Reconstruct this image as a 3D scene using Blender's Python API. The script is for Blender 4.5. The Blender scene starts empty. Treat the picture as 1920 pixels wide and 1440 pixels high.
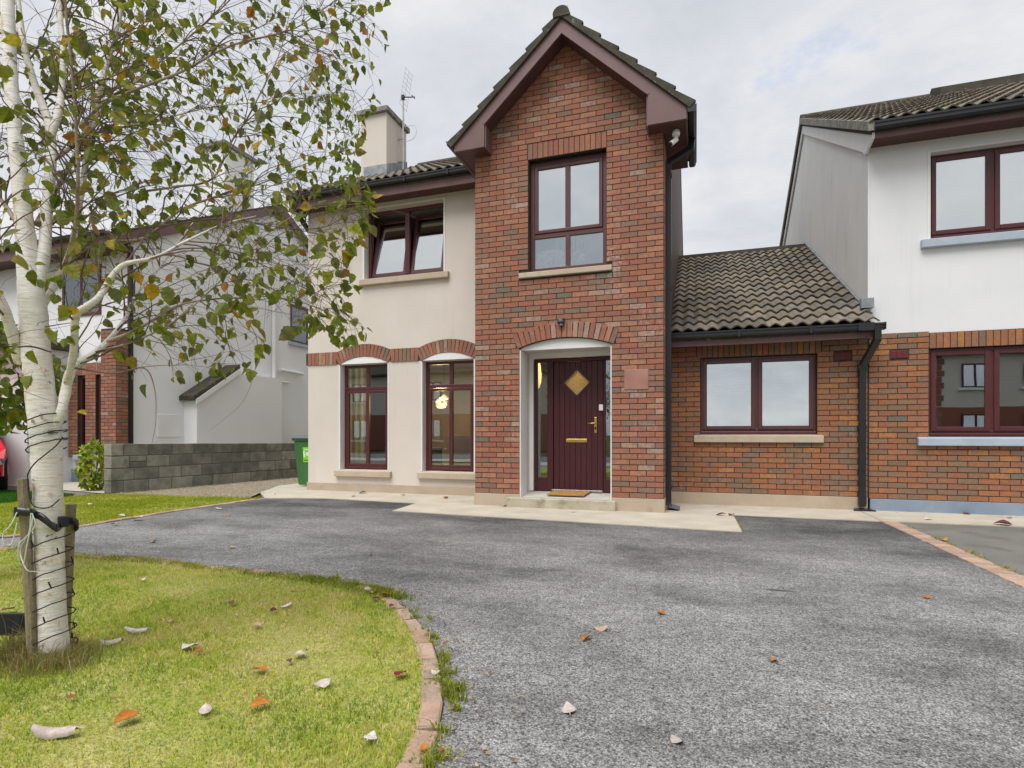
import bpy, math, random
import numpy as np
from mathutils import Vector, Matrix, noise as mnoise

# ------------------------------------------------------------------ camera, sky, sun, exposure
SC = bpy.context.scene
COL = SC.collection
TH = math.radians(18.3); CT, ST = math.cos(TH), math.sin(TH)
FPX, CXP, YH, EYE = 1044.0, 960.0, 816.0, 1.04      # lens in photo pixels, horizon row, eye height

cam_d = bpy.data.cameras.new('camera'); cam = bpy.data.objects.new('camera', cam_d); COL.objects.link(cam)
cam.location = (0, 0, EYE); cam.rotation_euler = (math.pi/2, 0, TH)
cam_d.sensor_width = 36.0; cam_d.lens = FPX/1920*36; cam_d.shift_y = (YH-720)/1920
cam_d.clip_start = 0.05; cam_d.clip_end = 2000
SC.camera = cam

SUN_EL, SUN_AZ = math.radians(62), math.radians(192)    # azimuth clockwise from +Y : behind and right of the camera
world = bpy.data.worlds.new('World'); SC.world = world; world.use_nodes = True
SKY_K = 0.1
def build_world():
    nt = world.node_tree; nt.nodes.clear(); L = nt.links.new
    out = nt.nodes.new('ShaderNodeOutputWorld'); bg = nt.nodes.new('ShaderNodeBackground')
    sky = nt.nodes.new('ShaderNodeTexSky'); sky.sky_type = 'NISHITA'; sky.sun_disc = False
    sky.sun_elevation = SUN_EL; sky.sun_rotation = SUN_AZ
    tc = nt.nodes.new('ShaderNodeTexCoord'); sep = nt.nodes.new('ShaderNodeSeparateXYZ')
    L(tc.outputs['Generated'], sep.inputs[0])
    mx = nt.nodes.new('ShaderNodeMath'); mx.operation = 'MAXIMUM'; L(sep.outputs[2], mx.inputs[0]); mx.inputs[1].default_value = 0.0
    ad = nt.nodes.new('ShaderNodeMath'); ad.operation = 'ADD'; L(mx.outputs[0], ad.inputs[0]); ad.inputs[1].default_value = 0.32
    dx = nt.nodes.new('ShaderNodeMath'); dx.operation = 'DIVIDE'; L(sep.outputs[0], dx.inputs[0]); L(ad.outputs[0], dx.inputs[1])
    dy = nt.nodes.new('ShaderNodeMath'); dy.operation = 'DIVIDE'; L(sep.outputs[1], dy.inputs[0]); L(ad.outputs[0], dy.inputs[1])
    cmb = nt.nodes.new('ShaderNodeCombineXYZ'); L(dx.outputs[0], cmb.inputs[0]); L(dy.outputs[0], cmb.inputs[1])
    def nz(scale, det, rough, off, dist=0.0):
        mp = nt.nodes.new('ShaderNodeMapping'); mp.inputs['Location'].default_value = off; L(cmb.outputs[0], mp.inputs[0])
        n = nt.nodes.new('ShaderNodeTexNoise'); n.inputs['Scale'].default_value = scale; n.inputs['Detail'].default_value = det
        n.inputs['Roughness'].default_value = rough; n.inputs['Distortion'].default_value = dist
        L(mp.outputs[0], n.inputs['Vector']); return n.outputs[0]
    def ramp(s, stops):
        r = nt.nodes.new('ShaderNodeValToRGB'); L(s, r.inputs[0]); e = r.color_ramp.elements
        while len(e) < len(stops): e.new(0.5)
        for k, (p, c) in enumerate(stops): e[k].position = p; e[k].color = (*c, 1)
        return r.outputs[0]
    k = 1/SKY_K*0.278
    cl = ramp(nz(2.1, 9, 0.62, (3.1, 7.4, 0), .25), [(0.33, (0.76*k, 0.80*k, 0.865*k)), (0.48, (0.88*k, 0.91*k, 0.965*k)), (0.58, (1.0*k, 1.0*k, 1.03*k)), (0.70, (1.10*k, 1.09*k, 1.09*k))])
    hole = ramp(nz(2.4, 5, 0.55, (1.1, 4.7, 0)), [(0.655, (0, 0, 0)), (0.76, (0.55, 0.55, 0.55))])
    # one small gap of blue high over the right-hand house
    gd = Vector((CT*.575-ST, ST*.575+CT, .70)).normalized()
    vd = nt.nodes.new('ShaderNodeVectorMath'); vd.operation = 'SUBTRACT'; L(tc.outputs['Generated'], vd.inputs[0]); vd.inputs[1].default_value = gd
    vs = nt.nodes.new('ShaderNodeVectorMath'); vs.operation = 'MULTIPLY'; L(vd.outputs[0], vs.inputs[0]); vs.inputs[1].default_value = (1, 1.6, 2.6)
    vl = nt.nodes.new('ShaderNodeVectorMath'); vl.operation = 'LENGTH'; L(vs.outputs[0], vl.inputs[0])
    wob = nt.nodes.new('ShaderNodeMath'); wob.operation = 'MULTIPLY_ADD'; L(nz(7, 6, .65, (2, 2, 0)), wob.inputs[0]); wob.inputs[1].default_value = .42; L(vl.outputs['Value'], wob.inputs[2])
    gap = ramp(wob.outputs[0], [(.20, (.45, .45, .45)), (.28, (0, 0, 0))])
    mxh = nt.nodes.new('ShaderNodeMix'); mxh.data_type = 'RGBA'; mxh.blend_type = 'LIGHTEN'; mxh.inputs[0].default_value = 1; L(hole, mxh.inputs[6]); L(gap, mxh.inputs[7]); hole = mxh.outputs[2]
    mix = nt.nodes.new('ShaderNodeMix'); mix.data_type = 'RGBA'
    L(hole, mix.inputs[0]); L(cl, mix.inputs[6]); L(sky.outputs[0], mix.inputs[7])
    L(mix.outputs[2], bg.inputs['Color']); bg.inputs['Strength'].default_value = SKY_K
    L(bg.outputs[0], out.inputs[0])
build_world()

sun_d = bpy.data.lights.new('sun', 'SUN'); sun = bpy.data.objects.new('sun', sun_d); COL.objects.link(sun)
sun_d.energy = 1.2; sun_d.angle = math.radians(40); sun_d.color = (1.0, 0.985, 0.965)
sv = Vector((math.sin(SUN_AZ)*math.cos(SUN_EL), math.cos(SUN_AZ)*math.cos(SUN_EL), math.sin(SUN_EL)))
sun.rotation_euler = sv.to_track_quat('Z', 'Y').to_euler()

SC.view_settings.view_transform = 'Standard'; SC.view_settings.look = 'None'
SC.view_settings.exposure = 1.57; SC.view_settings.gamma = 1.0; SC.view_settings.use_curve_mapping = False
SC.render.engine = 'CYCLES'
SC.cycles.max_bounces = 8; SC.cycles.transparent_max_bounces = 16; SC.cycles.use_denoising = True
SC.cycles.caustics_reflective = False; SC.cycles.caustics_refractive = False

R = random.Random(11)
NR = np.random.default_rng(5)

# ------------------------------------------------------------------ helpers
def at(px, py, Z):                      # a photo pixel at camera depth Z -> world point
    u = (px-CXP)/FPX
    return Vector((Z*(u*CT-ST), Z*(u*ST+CT), EYE-(py-YH)*Z/FPX))
def ground_at(px, py, h=0.0):
    return at(px, py, (EYE-h)*FPX/(py-YH))
def proj(p):
    xc = p[0]*CT+p[1]*ST; Z = -p[0]*ST+p[1]*CT
    if Z < 0.05: return (-9999, -9999, Z)
    return (CXP+FPX*xc/Z, YH-FPX*(p[2]-EYE)/Z, Z)

class MB:                                # mesh builder
    def __init__(s): s.v = []; s.f = []; s.c = []; s.cur = None
    def face(s, pts, col=None):
        b = len(s.v); s.v += [tuple(p) for p in pts]; s.f.append(tuple(range(b, b+len(pts)))); s.c.append(col or s.cur)
    def quads(s, verts, faces, col=None):
        b = len(s.v); s.v += [tuple(p) for p in verts]
        for f in faces: s.f.append(tuple(b+i for i in f)); s.c.append(col or s.cur)
        return s
    def box(s, x0, x1, y0, y1, z0, z1, col=None):
        s.quads([(x0,y0,z0),(x1,y0,z0),(x1,y1,z0),(x0,y1,z0),(x0,y0,z1),(x1,y0,z1),(x1,y1,z1),(x0,y1,z1)],
                [(0,3,2,1),(4,5,6,7),(0,1,5,4),(1,2,6,5),(2,3,7,6),(3,0,4,7)], col); return s
    def obox(s, c, ax, ay, az, col=None):   # oriented box, half-vectors
        c = Vector(c); ax = Vector(ax); ay = Vector(ay); az = Vector(az)
        P = [c+sx*ax+sy*ay+sz*az for sz in (-1,1) for sx, sy in ((-1,-1),(1,-1),(1,1),(-1,1))]
        s.quads(P, [(0,3,2,1),(4,5,6,7),(0,1,5,4),(1,2,6,5),(2,3,7,6),(3,0,4,7)], col); return s
    def prism(s, poly, d, col=None):        # 3D polygon extruded along d
        d = Vector(d); n = len(poly); P = [Vector(p) for p in poly]
        s.quads(P+[p+d for p in P], [tuple(range(n))[::-1], tuple(range(n, 2*n))]+[(i,(i+1)%n,n+(i+1)%n,n+i) for i in range(n)], col); return s
    def tube(s, pts, rad, n=8, col=None, cap=True, flat=1.0):
        pts = [Vector(p) for p in pts]; m = len(pts)
        if not hasattr(rad, '__len__'): rad = [rad]*m
        b = len(s.v); up = None
        for i, p in enumerate(pts):
            t = (pts[min(i+1, m-1)]-pts[max(i-1, 0)])
            t = t.normalized() if t.length > 1e-9 else Vector((0,0,1))
            if up is None:
                up = t.orthogonal().normalized()
            up = (up - t*up.dot(t)); up = up.normalized() if up.length > 1e-6 else t.orthogonal().normalized()
            w = t.cross(up)
            for k in range(n):
                a = 2*math.pi*k/n
                s.v.append(tuple(p + (up*math.cos(a)+w*math.sin(a)*flat)*rad[i]))
        for i in range(m-1):
            for k in range(n):
                s.f.append((b+i*n+k, b+i*n+(k+1)%n, b+(i+1)*n+(k+1)%n, b+(i+1)*n+k)); s.c.append(col or s.cur)
        if cap:
            s.f.append(tuple(b+k for k in range(n))[::-1]); s.c.append(col or s.cur)
            s.f.append(tuple(b+(m-1)*n+k for k in range(n))); s.c.append(col or s.cur)
        return s
    def lathe(s, c, prof, n=20, axis='z', col=None):
        b = len(s.v); m = len(prof)
        for r, h in prof:
            for k in range(n):
                a = 2*math.pi*k/n; x, y = r*math.cos(a), r*math.sin(a)
                s.v.append({'z': (c[0]+x, c[1]+y, c[2]+h), 'y': (c[0]+x, c[1]+h, c[2]+y), 'x': (c[0]+h, c[1]+x, c[2]+y)}[axis])
        for i in range(m-1):
            for k in range(n): s.f.append((b+i*n+k, b+i*n+(k+1)%n, b+(i+1)*n+(k+1)%n, b+(i+1)*n+k)); s.c.append(col or s.cur)
        s.f.append(tuple(b+k for k in range(n))[::-1]); s.c.append(col or s.cur)
        s.f.append(tuple(b+(m-1)*n+k for k in range(n))); s.c.append(col or s.cur)
        return s
    def mesh(s, name, m=None, smooth=False):
        me = bpy.data.meshes.new(name); me.from_pydata(s.v, [], s.f)
        if any(c is not None for c in s.c) or (m is not None and m.get('attr')):
            at_ = me.attributes.new('tint', 'FLOAT_COLOR', 'CORNER')
            arr = []
            for f, c in zip(s.f, s.c): arr += list((*(c or (1,1,1)), 1.0))*len(f)
            at_.data.foreach_set('color', arr)
        if m: me.materials.append(m)
        if smooth: me.polygons.foreach_set('use_smooth', [True]*len(me.polygons))
        me.update(); return me
    def build(s, name, m, parent=None, smooth=False, bevel=0, **props):
        o = bpy.data.objects.new(name, s.mesh(name, m, smooth)); COL.objects.link(o)
        attach(o, parent)
        if bevel:
            b = o.modifiers.new('bevel', 'BEVEL'); b.width = bevel; b.segments = 2; b.limit_method = 'ANGLE'
        for k, v in props.items(): o[k] = v
        return o
def wmat(o):
    return o.matrix_basis.copy() if o.parent is None else wmat(o.parent) @ o.matrix_parent_inverse @ o.matrix_basis
def attach(o, parent):
    if parent is not None:
        o.parent = parent; o.matrix_parent_inverse = wmat(parent).inverted()
def obj_of(me, name, parent=None, mat4=None):
    o = bpy.data.objects.new(name, me); COL.objects.link(o)
    if mat4 is not None: o.matrix_basis = mat4
    attach(o, parent); return o
def thing(name, label, cat, loc=(0,0,0), group=None):
    o = bpy.data.objects.new(name, None); COL.objects.link(o); o.location = loc; o.empty_display_size = .2
    o.matrix_basis = Matrix.Translation(Vector(loc))
    o['label'] = label; o['category'] = cat
    if group: o['group'] = group
    return o
def tag(o, label, cat, group=None):
    o['label'] = label; o['category'] = cat
    if group: o['group'] = group
    return o
def spline(pts, n=5):                    # Catmull-Rom on tuples of any length
    P = [np.array(p, float) for p in pts]; out = []
    for i in range(len(P)-1):
        p0 = P[i-1] if i else 2*P[0]-P[1]; p1, p2 = P[i], P[i+1]; p3 = P[i+2] if i+2 < len(P) else 2*P[-1]-P[-2]
        for k in range(n):
            t = k/n
            out.append(0.5*((2*p1)+(-p0+p2)*t+(2*p0-5*p1+4*p2-p3)*t*t+(-p0+3*p1-3*p2+p3)*t**3))
    out.append(P[-1]); return out
def in_poly(x, y, poly):
    ins = False; j = len(poly)-1
    for i in range(len(poly)):
        xi, yi = poly[i]; xj, yj = poly[j]
        if (yi > y) != (yj > y) and x < (xj-xi)*(y-yi)/(yj-yi)+xi: ins = not ins
        j = i
    return ins
def in_poly_np(X, Y, poly):
    ins = np.zeros(len(X), bool); j = len(poly)-1
    for i in range(len(poly)):
        xi, yi = poly[i]; xj, yj = poly[j]
        if yi != yj:
            c = ((yi > Y) != (yj > Y)) & (X < (xj-xi)*(Y-yi)/(yj-yi)+xi); ins ^= c
        j = i
    return ins

# ------------------------------------------------------------------ materials
def nodes_of(name):
    m = bpy.data.materials.new(name); m.use_nodes = True
    nt = m.node_tree; return m, nt, nt.nodes['Principled BSDF']
def node(nt, typ, **kw):
    n = nt.nodes.new(typ)
    for k, v in kw.items(): setattr(n, k, v)
    return n
def pos_of(nt, stretch=(1,1,1)):
    g = node(nt, 'ShaderNodeNewGeometry'); mp = node(nt, 'ShaderNodeMapping'); mp.inputs['Scale'].default_value = stretch
    nt.links.new(g.outputs['Position'], mp.inputs[0]); return mp.outputs[0]
def tnoise(nt, scale, det=4, rough=.55, stretch=(1,1,1), dist=0):
    n = node(nt, 'ShaderNodeTexNoise'); n.inputs['Scale'].default_value = scale; n.inputs['Detail'].default_value = det
    n.inputs['Roughness'].default_value = rough; n.inputs['Distortion'].default_value = dist
    nt.links.new(pos_of(nt, stretch), n.inputs['Vector']); return n.outputs[0]
def tramp(nt, s, stops, interp='LINEAR'):
    r = node(nt, 'ShaderNodeValToRGB'); nt.links.new(s, r.inputs[0]); e = r.color_ramp.elements; r.color_ramp.interpolation = interp
    while len(e) < len(stops): e.new(0.5)
    for k, (p, c) in enumerate(stops):
        e[k].position = p; e[k].color = (*c, 1) if hasattr(c, '__len__') else (c, c, c, 1)
    return r.outputs[0]
def tmix(nt, fac, a, b, mode='MIX'):
    m = node(nt, 'ShaderNodeMix', data_type='RGBA', blend_type=mode)
    for s, idx in ((fac, 0), (a, 6), (b, 7)):
        if hasattr(s, 'is_linked') or hasattr(s, 'links'): nt.links.new(s, m.inputs[idx])
        elif hasattr(s, '__len__'): m.inputs[idx].default_value = (*s, 1)
        else: m.inputs[idx].default_value = s if idx == 0 else (s, s, s, 1)
    return m.outputs[2]
def tbump(nt, b, s, strength, dist, prev=None):
    n = node(nt, 'ShaderNodeBump'); n.inputs['Strength'].default_value = strength; n.inputs['Distance'].default_value = dist
    nt.links.new(s, n.inputs['Height'])
    if prev is not None: nt.links.new(prev, n.inputs['Normal'])
    nt.links.new(n.outputs[0], b.inputs['Normal']); return n.outputs[0]
def pmat(name, c1, c2=None, scale=4, lo=.35, hi=.65, det=5, rough=.75, spec=.4, stretch=(1,1,1), spk=None, bump=None, attr=False, extra=None, metal=0, dirt=None):
    m, nt, b = nodes_of(name)
    b.inputs['Roughness'].default_value = rough; b.inputs['Specular IOR Level'].default_value = spec; b.inputs['Metallic'].default_value = metal
    c = tramp(nt, tnoise(nt, scale, det, stretch=stretch), [(lo, c1), (hi, c2 or c1)])
    if attr:
        m['attr'] = 1; a = node(nt, 'ShaderNodeAttribute', attribute_name='tint'); c = tmix(nt, 1.0, c, a.outputs['Color'], 'MULTIPLY')
    if spk:
        c = tmix(nt, 1.0, c, tramp(nt, tnoise(nt, spk[0], 3, .7), [(.3, 1-spk[1]), (.7, 1+spk[1])]), 'MULTIPLY')
    if dirt:                                  # (colour, noise scale, threshold lo, hi, stretch)
        c = tmix(nt, tramp(nt, tnoise(nt, dirt[1], 6, .6, stretch=dirt[4] if len(dirt) > 4 else (1,1,1)), [(dirt[2], 0.0), (dirt[3], 1.0)]), c, dirt[0])
    if extra: c = extra(nt, b, c)
    nt.links.new(c, b.inputs['Base Color'])
    if bump: tbump(nt, b, tnoise(nt, bump[0], 4, .6, stretch=bump[3] if len(bump) > 3 else (1,1,1)), bump[1], bump[2])
    return m

def brick_extra(nt, b, c):
    blot = tramp(nt, tnoise(nt, 15, 4, .65), [(.50, 0.0), (.58, .55)])
    c = tmix(nt, blot, c, (.19, .14, .11), 'MIX')
    wet = tramp(nt, tnoise(nt, 1.4, 6, .62), [(.58, 0.0), (.74, .6)])
    fl = tramp(nt, tnoise(nt, 26, 4, .7), [(.45, 0.0), (.62, 1.0)])
    f = node(nt, 'ShaderNodeMath', operation='MULTIPLY'); nt.links.new(wet, f.inputs[0]); nt.links.new(fl, f.inputs[1])
    return tmix(nt, f.outputs[0], c, (.62, .56, .52))
M = {}
M['brick'] = pmat('brick_face', (1,1,1), (.74,.72,.72), 40, .35, .7, rough=.85, spec=.25, attr=True, spk=(170, .22), bump=(160, .5, .003), extra=brick_extra)
M['mortar'] = pmat('mortar', (.055,.048,.04), (.085,.075,.062), 6, rough=.95, spec=.1, spk=(220, .3), bump=(200, .5, .003))
def streaks(dark):
    def f(nt, b, c):
        a = tramp(nt, tnoise(nt, 2.0, 5, .62, stretch=(5,5,.22)), [(.54, 0.0), (.80, .36)])
        g = tramp(nt, tnoise(nt, 1.1, 5, .6), [(.42, .0), (.62, 1.0)])
        m_ = node(nt, 'ShaderNodeMath', operation='MULTIPLY'); nt.links.new(a, m_.inputs[0]); nt.links.new(g, m_.inputs[1])
        return tmix(nt, m_.outputs[0], c, dark)
    return f
M['cream'] = pmat('cream_render', (.63,.57,.505), (.67,.61,.545), 1.2, rough=.85, spec=.2, spk=(140, .04), bump=(120, .25, .002), dirt=((.54,.48,.41), 1.3, .58, .95, (1.4,1.4,.25)), extra=streaks((.44,.39,.33)))
M['white'] = pmat('white_render', (.73,.735,.74), (.77,.77,.77), 1.5, rough=.85, spec=.2, spk=(140, .04), bump=(110, .3, .002), dirt=((.55,.55,.54), 1.2, .64, .95, (2,2,.2)), extra=streaks((.52,.53,.52)))
M['whitelifted'] = pmat('lightened_white_render', (.80,.81,.82), (.83,.83,.83), 1.5, rough=.85, spec=.2, spk=(120, .03), bump=(90, .3, .002), dirt=((.62,.62,.60), 1.2, .62, .95, (1.5,1.5,.3)))  # white render lightened in colour to offset dim light on the left house
M['weatherlifted'] = pmat('lightened_weathered_render', (.77,.77,.76), (.82,.82,.81), 2.2, rough=.9, spec=.15, stretch=(1,1,.6), spk=(60, .06), bump=(60, .5, .004), dirt=((.62,.615,.60), 1.6, .58, .85, (1.6,1.6,.4)))  # weathered render; colour lightened to make up for shade on the side walls
M['whitepaint'] = pmat('white_paint', (.76,.755,.74), (.80,.80,.79), 3, rough=.55, spec=.4, dirt=((.6,.58,.54), 3, .68, .9))
M['plinth'] = pmat('tan_plinth', (.42,.335,.25), (.475,.385,.295), 3, rough=.85, spec=.2, spk=(90, .06), dirt=((.33,.27,.21), 4, .62, .8))
M['blueplinth'] = pmat('blue_grey_plinth', (.20,.25,.32), (.25,.305,.38), 3, rough=.8, spec=.25, spk=(90, .06), dirt=((.28,.27,.26), 5, .64, .8))
M['sill'] = pmat('sill_concrete', (.46,.375,.28), (.52,.43,.33), 5, rough=.85, spec=.2, spk=(120, .1), bump=(120, .4, .002), dirt=((.3,.26,.2), 5, .62, .85))
M['bluesill'] = pmat('blue_grey_sill', (.36,.42,.48), (.42,.48,.54), 5, rough=.7, spec=.3, spk=(120, .07), dirt=((.25,.28,.3), 6, .62, .85))
M['upvc'] = pmat('brown_upvc', (.150,.082,.078), (.170,.095,.09), 5, rough=.5, spec=.4, stretch=(1,1,1), spk=(60, .05))
def boards(nt, b, c):
    w = node(nt, 'ShaderNodeTexWave', wave_type='BANDS', bands_direction='X', wave_profile='SAW'); w.inputs['Scale'].default_value = 3.2
    nt.links.new(pos_of(nt, (1,1,1)), w.inputs['Vector'])
    g = tramp(nt, w.outputs[1], [(.0, .0), (.08, 1.0)])
    tbump(nt, b, g, .9, .006)
    return c
def boards_y(nt, b, c):
    w = node(nt, 'ShaderNodeTexWave', wave_type='BANDS', bands_direction='Y', wave_profile='SAW'); w.inputs['Scale'].default_value = 3.2
    nt.links.new(pos_of(nt, (1,1,1)), w.inputs['Vector'])
    tbump(nt, b, tramp(nt, w.outputs[1], [(.0, .0), (.08, 1.0)]), .9, .006)
    return c
M['soffit'] = pmat('brown_soffit_boards', (.085,.036,.036), (.10,.044,.042), 5, rough=.55, spec=.35, extra=boards)
M['soffit_y'] = pmat('brown_soffit_boards_across', (.085,.036,.036), (.10,.044,.042), 5, rough=.55, spec=.35, extra=boards_y)
M['frame'] = pmat('mahogany_frame', (.078,.017,.019), (.092,.021,.022), 8, rough=.38, spec=.5)
M['frame2'] = pmat('rosewood_frame', (.088,.03,.03), (.10,.037,.036), 8, rough=.38, spec=.5)
M['doorwood'] = pmat('door_wood', (.052,.009,.014), (.066,.013,.017), 9, stretch=(6,6,.4), rough=.42, spec=.45, spk=(60, .06))
M['black'] = pmat('black_plastic', (.012,.013,.015), (.018,.019,.022), 6, rough=.33, spec=.5)
M['blackmatt'] = pmat('black_matt', (.012,.012,.013), None, rough=.75)
M['brass'] = pmat('brass', (.78,.55,.14), (.70,.48,.11), 9, rough=.28, metal=1.0)
M['steel'] = pmat('brushed_steel', (.55,.54,.55), (.45,.45,.46), 20, rough=.35, metal=1.0)
M['lead'] = pmat('lead_flashing', (.20,.215,.235), (.34,.355,.37), 7, rough=.5, spec=.5, metal=.3)
def clad_lines(nt, b, c):
    w = node(nt, 'ShaderNodeTexWave', wave_type='BANDS', bands_direction='Z', wave_profile='SAW'); w.inputs['Scale'].default_value = 2.2
    nt.links.new(pos_of(nt), w.inputs['Vector']); tbump(nt, b, tramp(nt, w.outputs[1], [(.0, .0), (.1, 1.0)]), .9, .008); return c
M['clad'] = pmat('brown_cladding', (.085,.042,.036), (.105,.055,.046), 4, rough=.6, spec=.3, extra=clad_lines)
def tile_extra(nt, b, c):
    li = tramp(nt, tnoise(nt, 9, 6, .7), [(.60, 0.0), (.72, .75)])
    c = tmix(nt, li, c, (.33,.31,.26))
    mo = tramp(nt, tnoise(nt, 17, 5, .7), [(.60, 0.0), (.70, .85)])
    return tmix(nt, mo, c, (.055,.055,.03))
M['tile'] = pmat('concrete_roof_tile', (.205,.18,.148), (.155,.14,.118), 3, rough=.92, spec=.15, attr=True, spk=(110, .22), bump=(120, .6, .004), extra=tile_extra)
M['tiledark'] = pmat('mossy_roof_tile', (.062,.058,.046), (.095,.088,.07), 5, rough=.95, spec=.1, attr=True, spk=(90, .3), bump=(90, .7, .006), extra=tile_extra)
M['tilemortar'] = pmat('verge_mortar', (.30,.28,.25), (.17,.16,.14), 9, rough=.95, spk=(120, .2), bump=(90, .6, .004))
M['concrete'] = pmat('path_concrete', (.44,.395,.315), (.51,.465,.385), 2.5, rough=.9, spec=.2, spk=(150, .13), bump=(160, .5, .002), dirt=((.30,.27,.21), 1.6, .56, .85))
M['step'] = pmat('step_concrete', (.40,.36,.26), (.48,.44,.34), 4, rough=.9, spec=.2, spk=(90, .12), bump=(120, .6, .003), dirt=((.22,.20,.11), 7, .52, .75))
M['slab'] = pmat('porch_slab', (.42,.40,.36), (.49,.47,.42), 4, rough=.85, spec=.2, spk=(120, .08), dirt=((.3,.28,.23), 3, .6, .85))
M['block'] = pmat('concrete_block', (.20,.192,.17), (.30,.29,.255), 5, rough=.95, spec=.1, attr=True, spk=(80, .22), bump=(70, .9, .008), dirt=((.085,.083,.066), 3.2, .55, .82))
M['blockmortar'] = pmat('block_mortar', (.10,.095,.08), (.15,.14,.12), 6, rough=.95, spk=(80, .25), bump=(70, .8, .006))
M['paver'] = pmat('edging_brick', (1,1,1), (.8,.78,.76), 12, rough=.9, spec=.2, attr=True, spk=(110, .16), bump=(120, .6, .003), dirt=((.22,.18,.13), 8, .58, .75))
def asph(nt, b, c):
    sep = node(nt, 'ShaderNodeSeparateXYZ'); g = node(nt, 'ShaderNodeNewGeometry'); nt.links.new(g.outputs['Position'], sep.inputs[0])
    big = tramp(nt, tnoise(nt, .8, 7, .66, dist=.15, stretch=(.8,1.4,1)), [(.34, .50), (.48, .92), (.62, 1.22)])
    c = tmix(nt, 1.0, c, big, 'MULTIPLY')
    # darker in patches towards the house side
    mr = node(nt, 'ShaderNodeMapRange'); nt.links.new(sep.outputs[1], mr.inputs[0])
    for i, v in ((1, 4.9), (2, 7.0), (3, 0.0), (4, 1.0)): mr.inputs[i].default_value = v
    nf = node(nt, 'ShaderNodeMath', operation='MULTIPLY'); nt.links.new(mr.outputs[0], nf.inputs[0])
    nt.links.new(tramp(nt, tnoise(nt, 1.3, 4, .6), [(.3, .45), (.6, 1.0)]), nf.inputs[1])
    c = tmix(nt, nf.outputs[0], c, tmix(nt, 1.0, c, (.34,.345,.36), 'MULTIPLY'))
    vo = node(nt, 'ShaderNodeTexVoronoi', feature='F1'); vo.inputs['Scale'].default_value = 150; vo.inputs['Randomness'].default_value = 1; nt.links.new(pos_of(nt), vo.inputs['Vector'])
    sv_ = node(nt, 'ShaderNodeSeparateColor'); nt.links.new(vo.outputs['Color'], sv_.inputs[0])
    sp = tramp(nt, sv_.outputs[0], [(.0, .35), (.16, .70), (.38, 1.02), (.85, 1.22), (1.0, 1.5)])
    sp = tmix(nt, 1.0, sp, tramp(nt, vo.outputs['Distance'], [(.25, 1.10), (.75, .50)]), 'MULTIPLY')
    sp = tmix(nt, 1.0, sp, tramp(nt, tnoise(nt, 58, 3, .75), [(.36, .45), (.47, .98), (.65, 1.16)]), 'MULTIPLY')
    c = tmix(nt, 1.0, c, tramp(nt, tnoise(nt, 14, 4, .7), [(.35, .80), (.65, 1.18)]), 'MULTIPLY')
    c = tmix(nt, 1.0, c, sp, 'MULTIPLY')
    # narrow dark slot-like stain
    g2 = node(nt, 'ShaderNodeNewGeometry'); v1 = node(nt, 'ShaderNodeVectorMath', operation='SUBTRACT'); nt.links.new(g2.outputs['Position'], v1.inputs[0]); v1.inputs[1].default_value = tuple(ground_at(1460, 1107))
    v2 = node(nt, 'ShaderNodeVectorMath', operation='MULTIPLY'); nt.links.new(v1.outputs[0], v2.inputs[0]); v2.inputs[1].default_value = (1, 4.5, 0)
    v3 = node(nt, 'ShaderNodeVectorMath', operation='LENGTH'); nt.links.new(v2.outputs[0], v3.inputs[0])
    c = tmix(nt, tramp(nt, v3.outputs['Value'], [(.06, .8), (.13, 0.0)]), c, (.03,.03,.03))
    return c
M['asphalt'] = pmat('asphalt', (.268,.264,.256), (.298,.293,.284), 30, rough=.85, spec=.3, extra=asph, bump=(130, .8, .006))
M['asphalt2'] = pmat('old_asphalt', (.15,.143,.13), (.20,.19,.172), 1.5, rough=.9, spec=.25, spk=(130, .6), bump=(130, .8, .006), dirt=((.10,.09,.06), 2, .55, .8))
M['road'] = pmat('road_asphalt', (.12,.12,.12), (.15,.15,.15), 2, rough=.9, spk=(90, .3))
M['soil'] = pmat('lawn_soil', (.28,.31,.07), (.40,.37,.15), 3.5, rough=1, spec=.05, spk=(60, .3), bump=(50, .8, .02))
M['grass'] = pmat('grass_blade', (1,1,1), (.85,.85,.8), 5, rough=.6, spec=.2, attr=True)
M['verge'] = pmat('verge_grass', (.055,.07,.025), (.085,.09,.04), .4, rough=1, spec=.05, spk=(20, .3))
def grass_mat():
    m, nt, b = nodes_of('grass_blade_thin'); m['attr'] = 1; a = node(nt, 'ShaderNodeAttribute', attribute_name='tint')
    nt.links.new(a.outputs['Color'], b.inputs['Base Color']); b.inputs['Roughness'].default_value = .65; b.inputs['Specular IOR Level'].default_value = .15
    t = node(nt, 'ShaderNodeBsdfTranslucent'); nt.links.new(a.outputs['Color'], t.inputs[0]); mx = node(nt, 'ShaderNodeMixShader'); mx.inputs[0].default_value = .45
    nt.links.new(b.outputs[0], mx.inputs[1]); nt.links.new(t.outputs[0], mx.inputs[2]); nt.links.new(mx.outputs[0], nt.nodes['Material Output'].inputs[0]); return m
M['grass'] = grass_mat()
M['gravelbed'] = pmat('gravel_bed', (.22,.19,.13), (.30,.26,.19), 30, rough=1, spk=(60, .35), bump=(50, .9, .02))
M['stone'] = pmat('gravel_stone', (.36,.31,.22), (.26,.23,.18), 60, rough=.95, attr=True)
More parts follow.
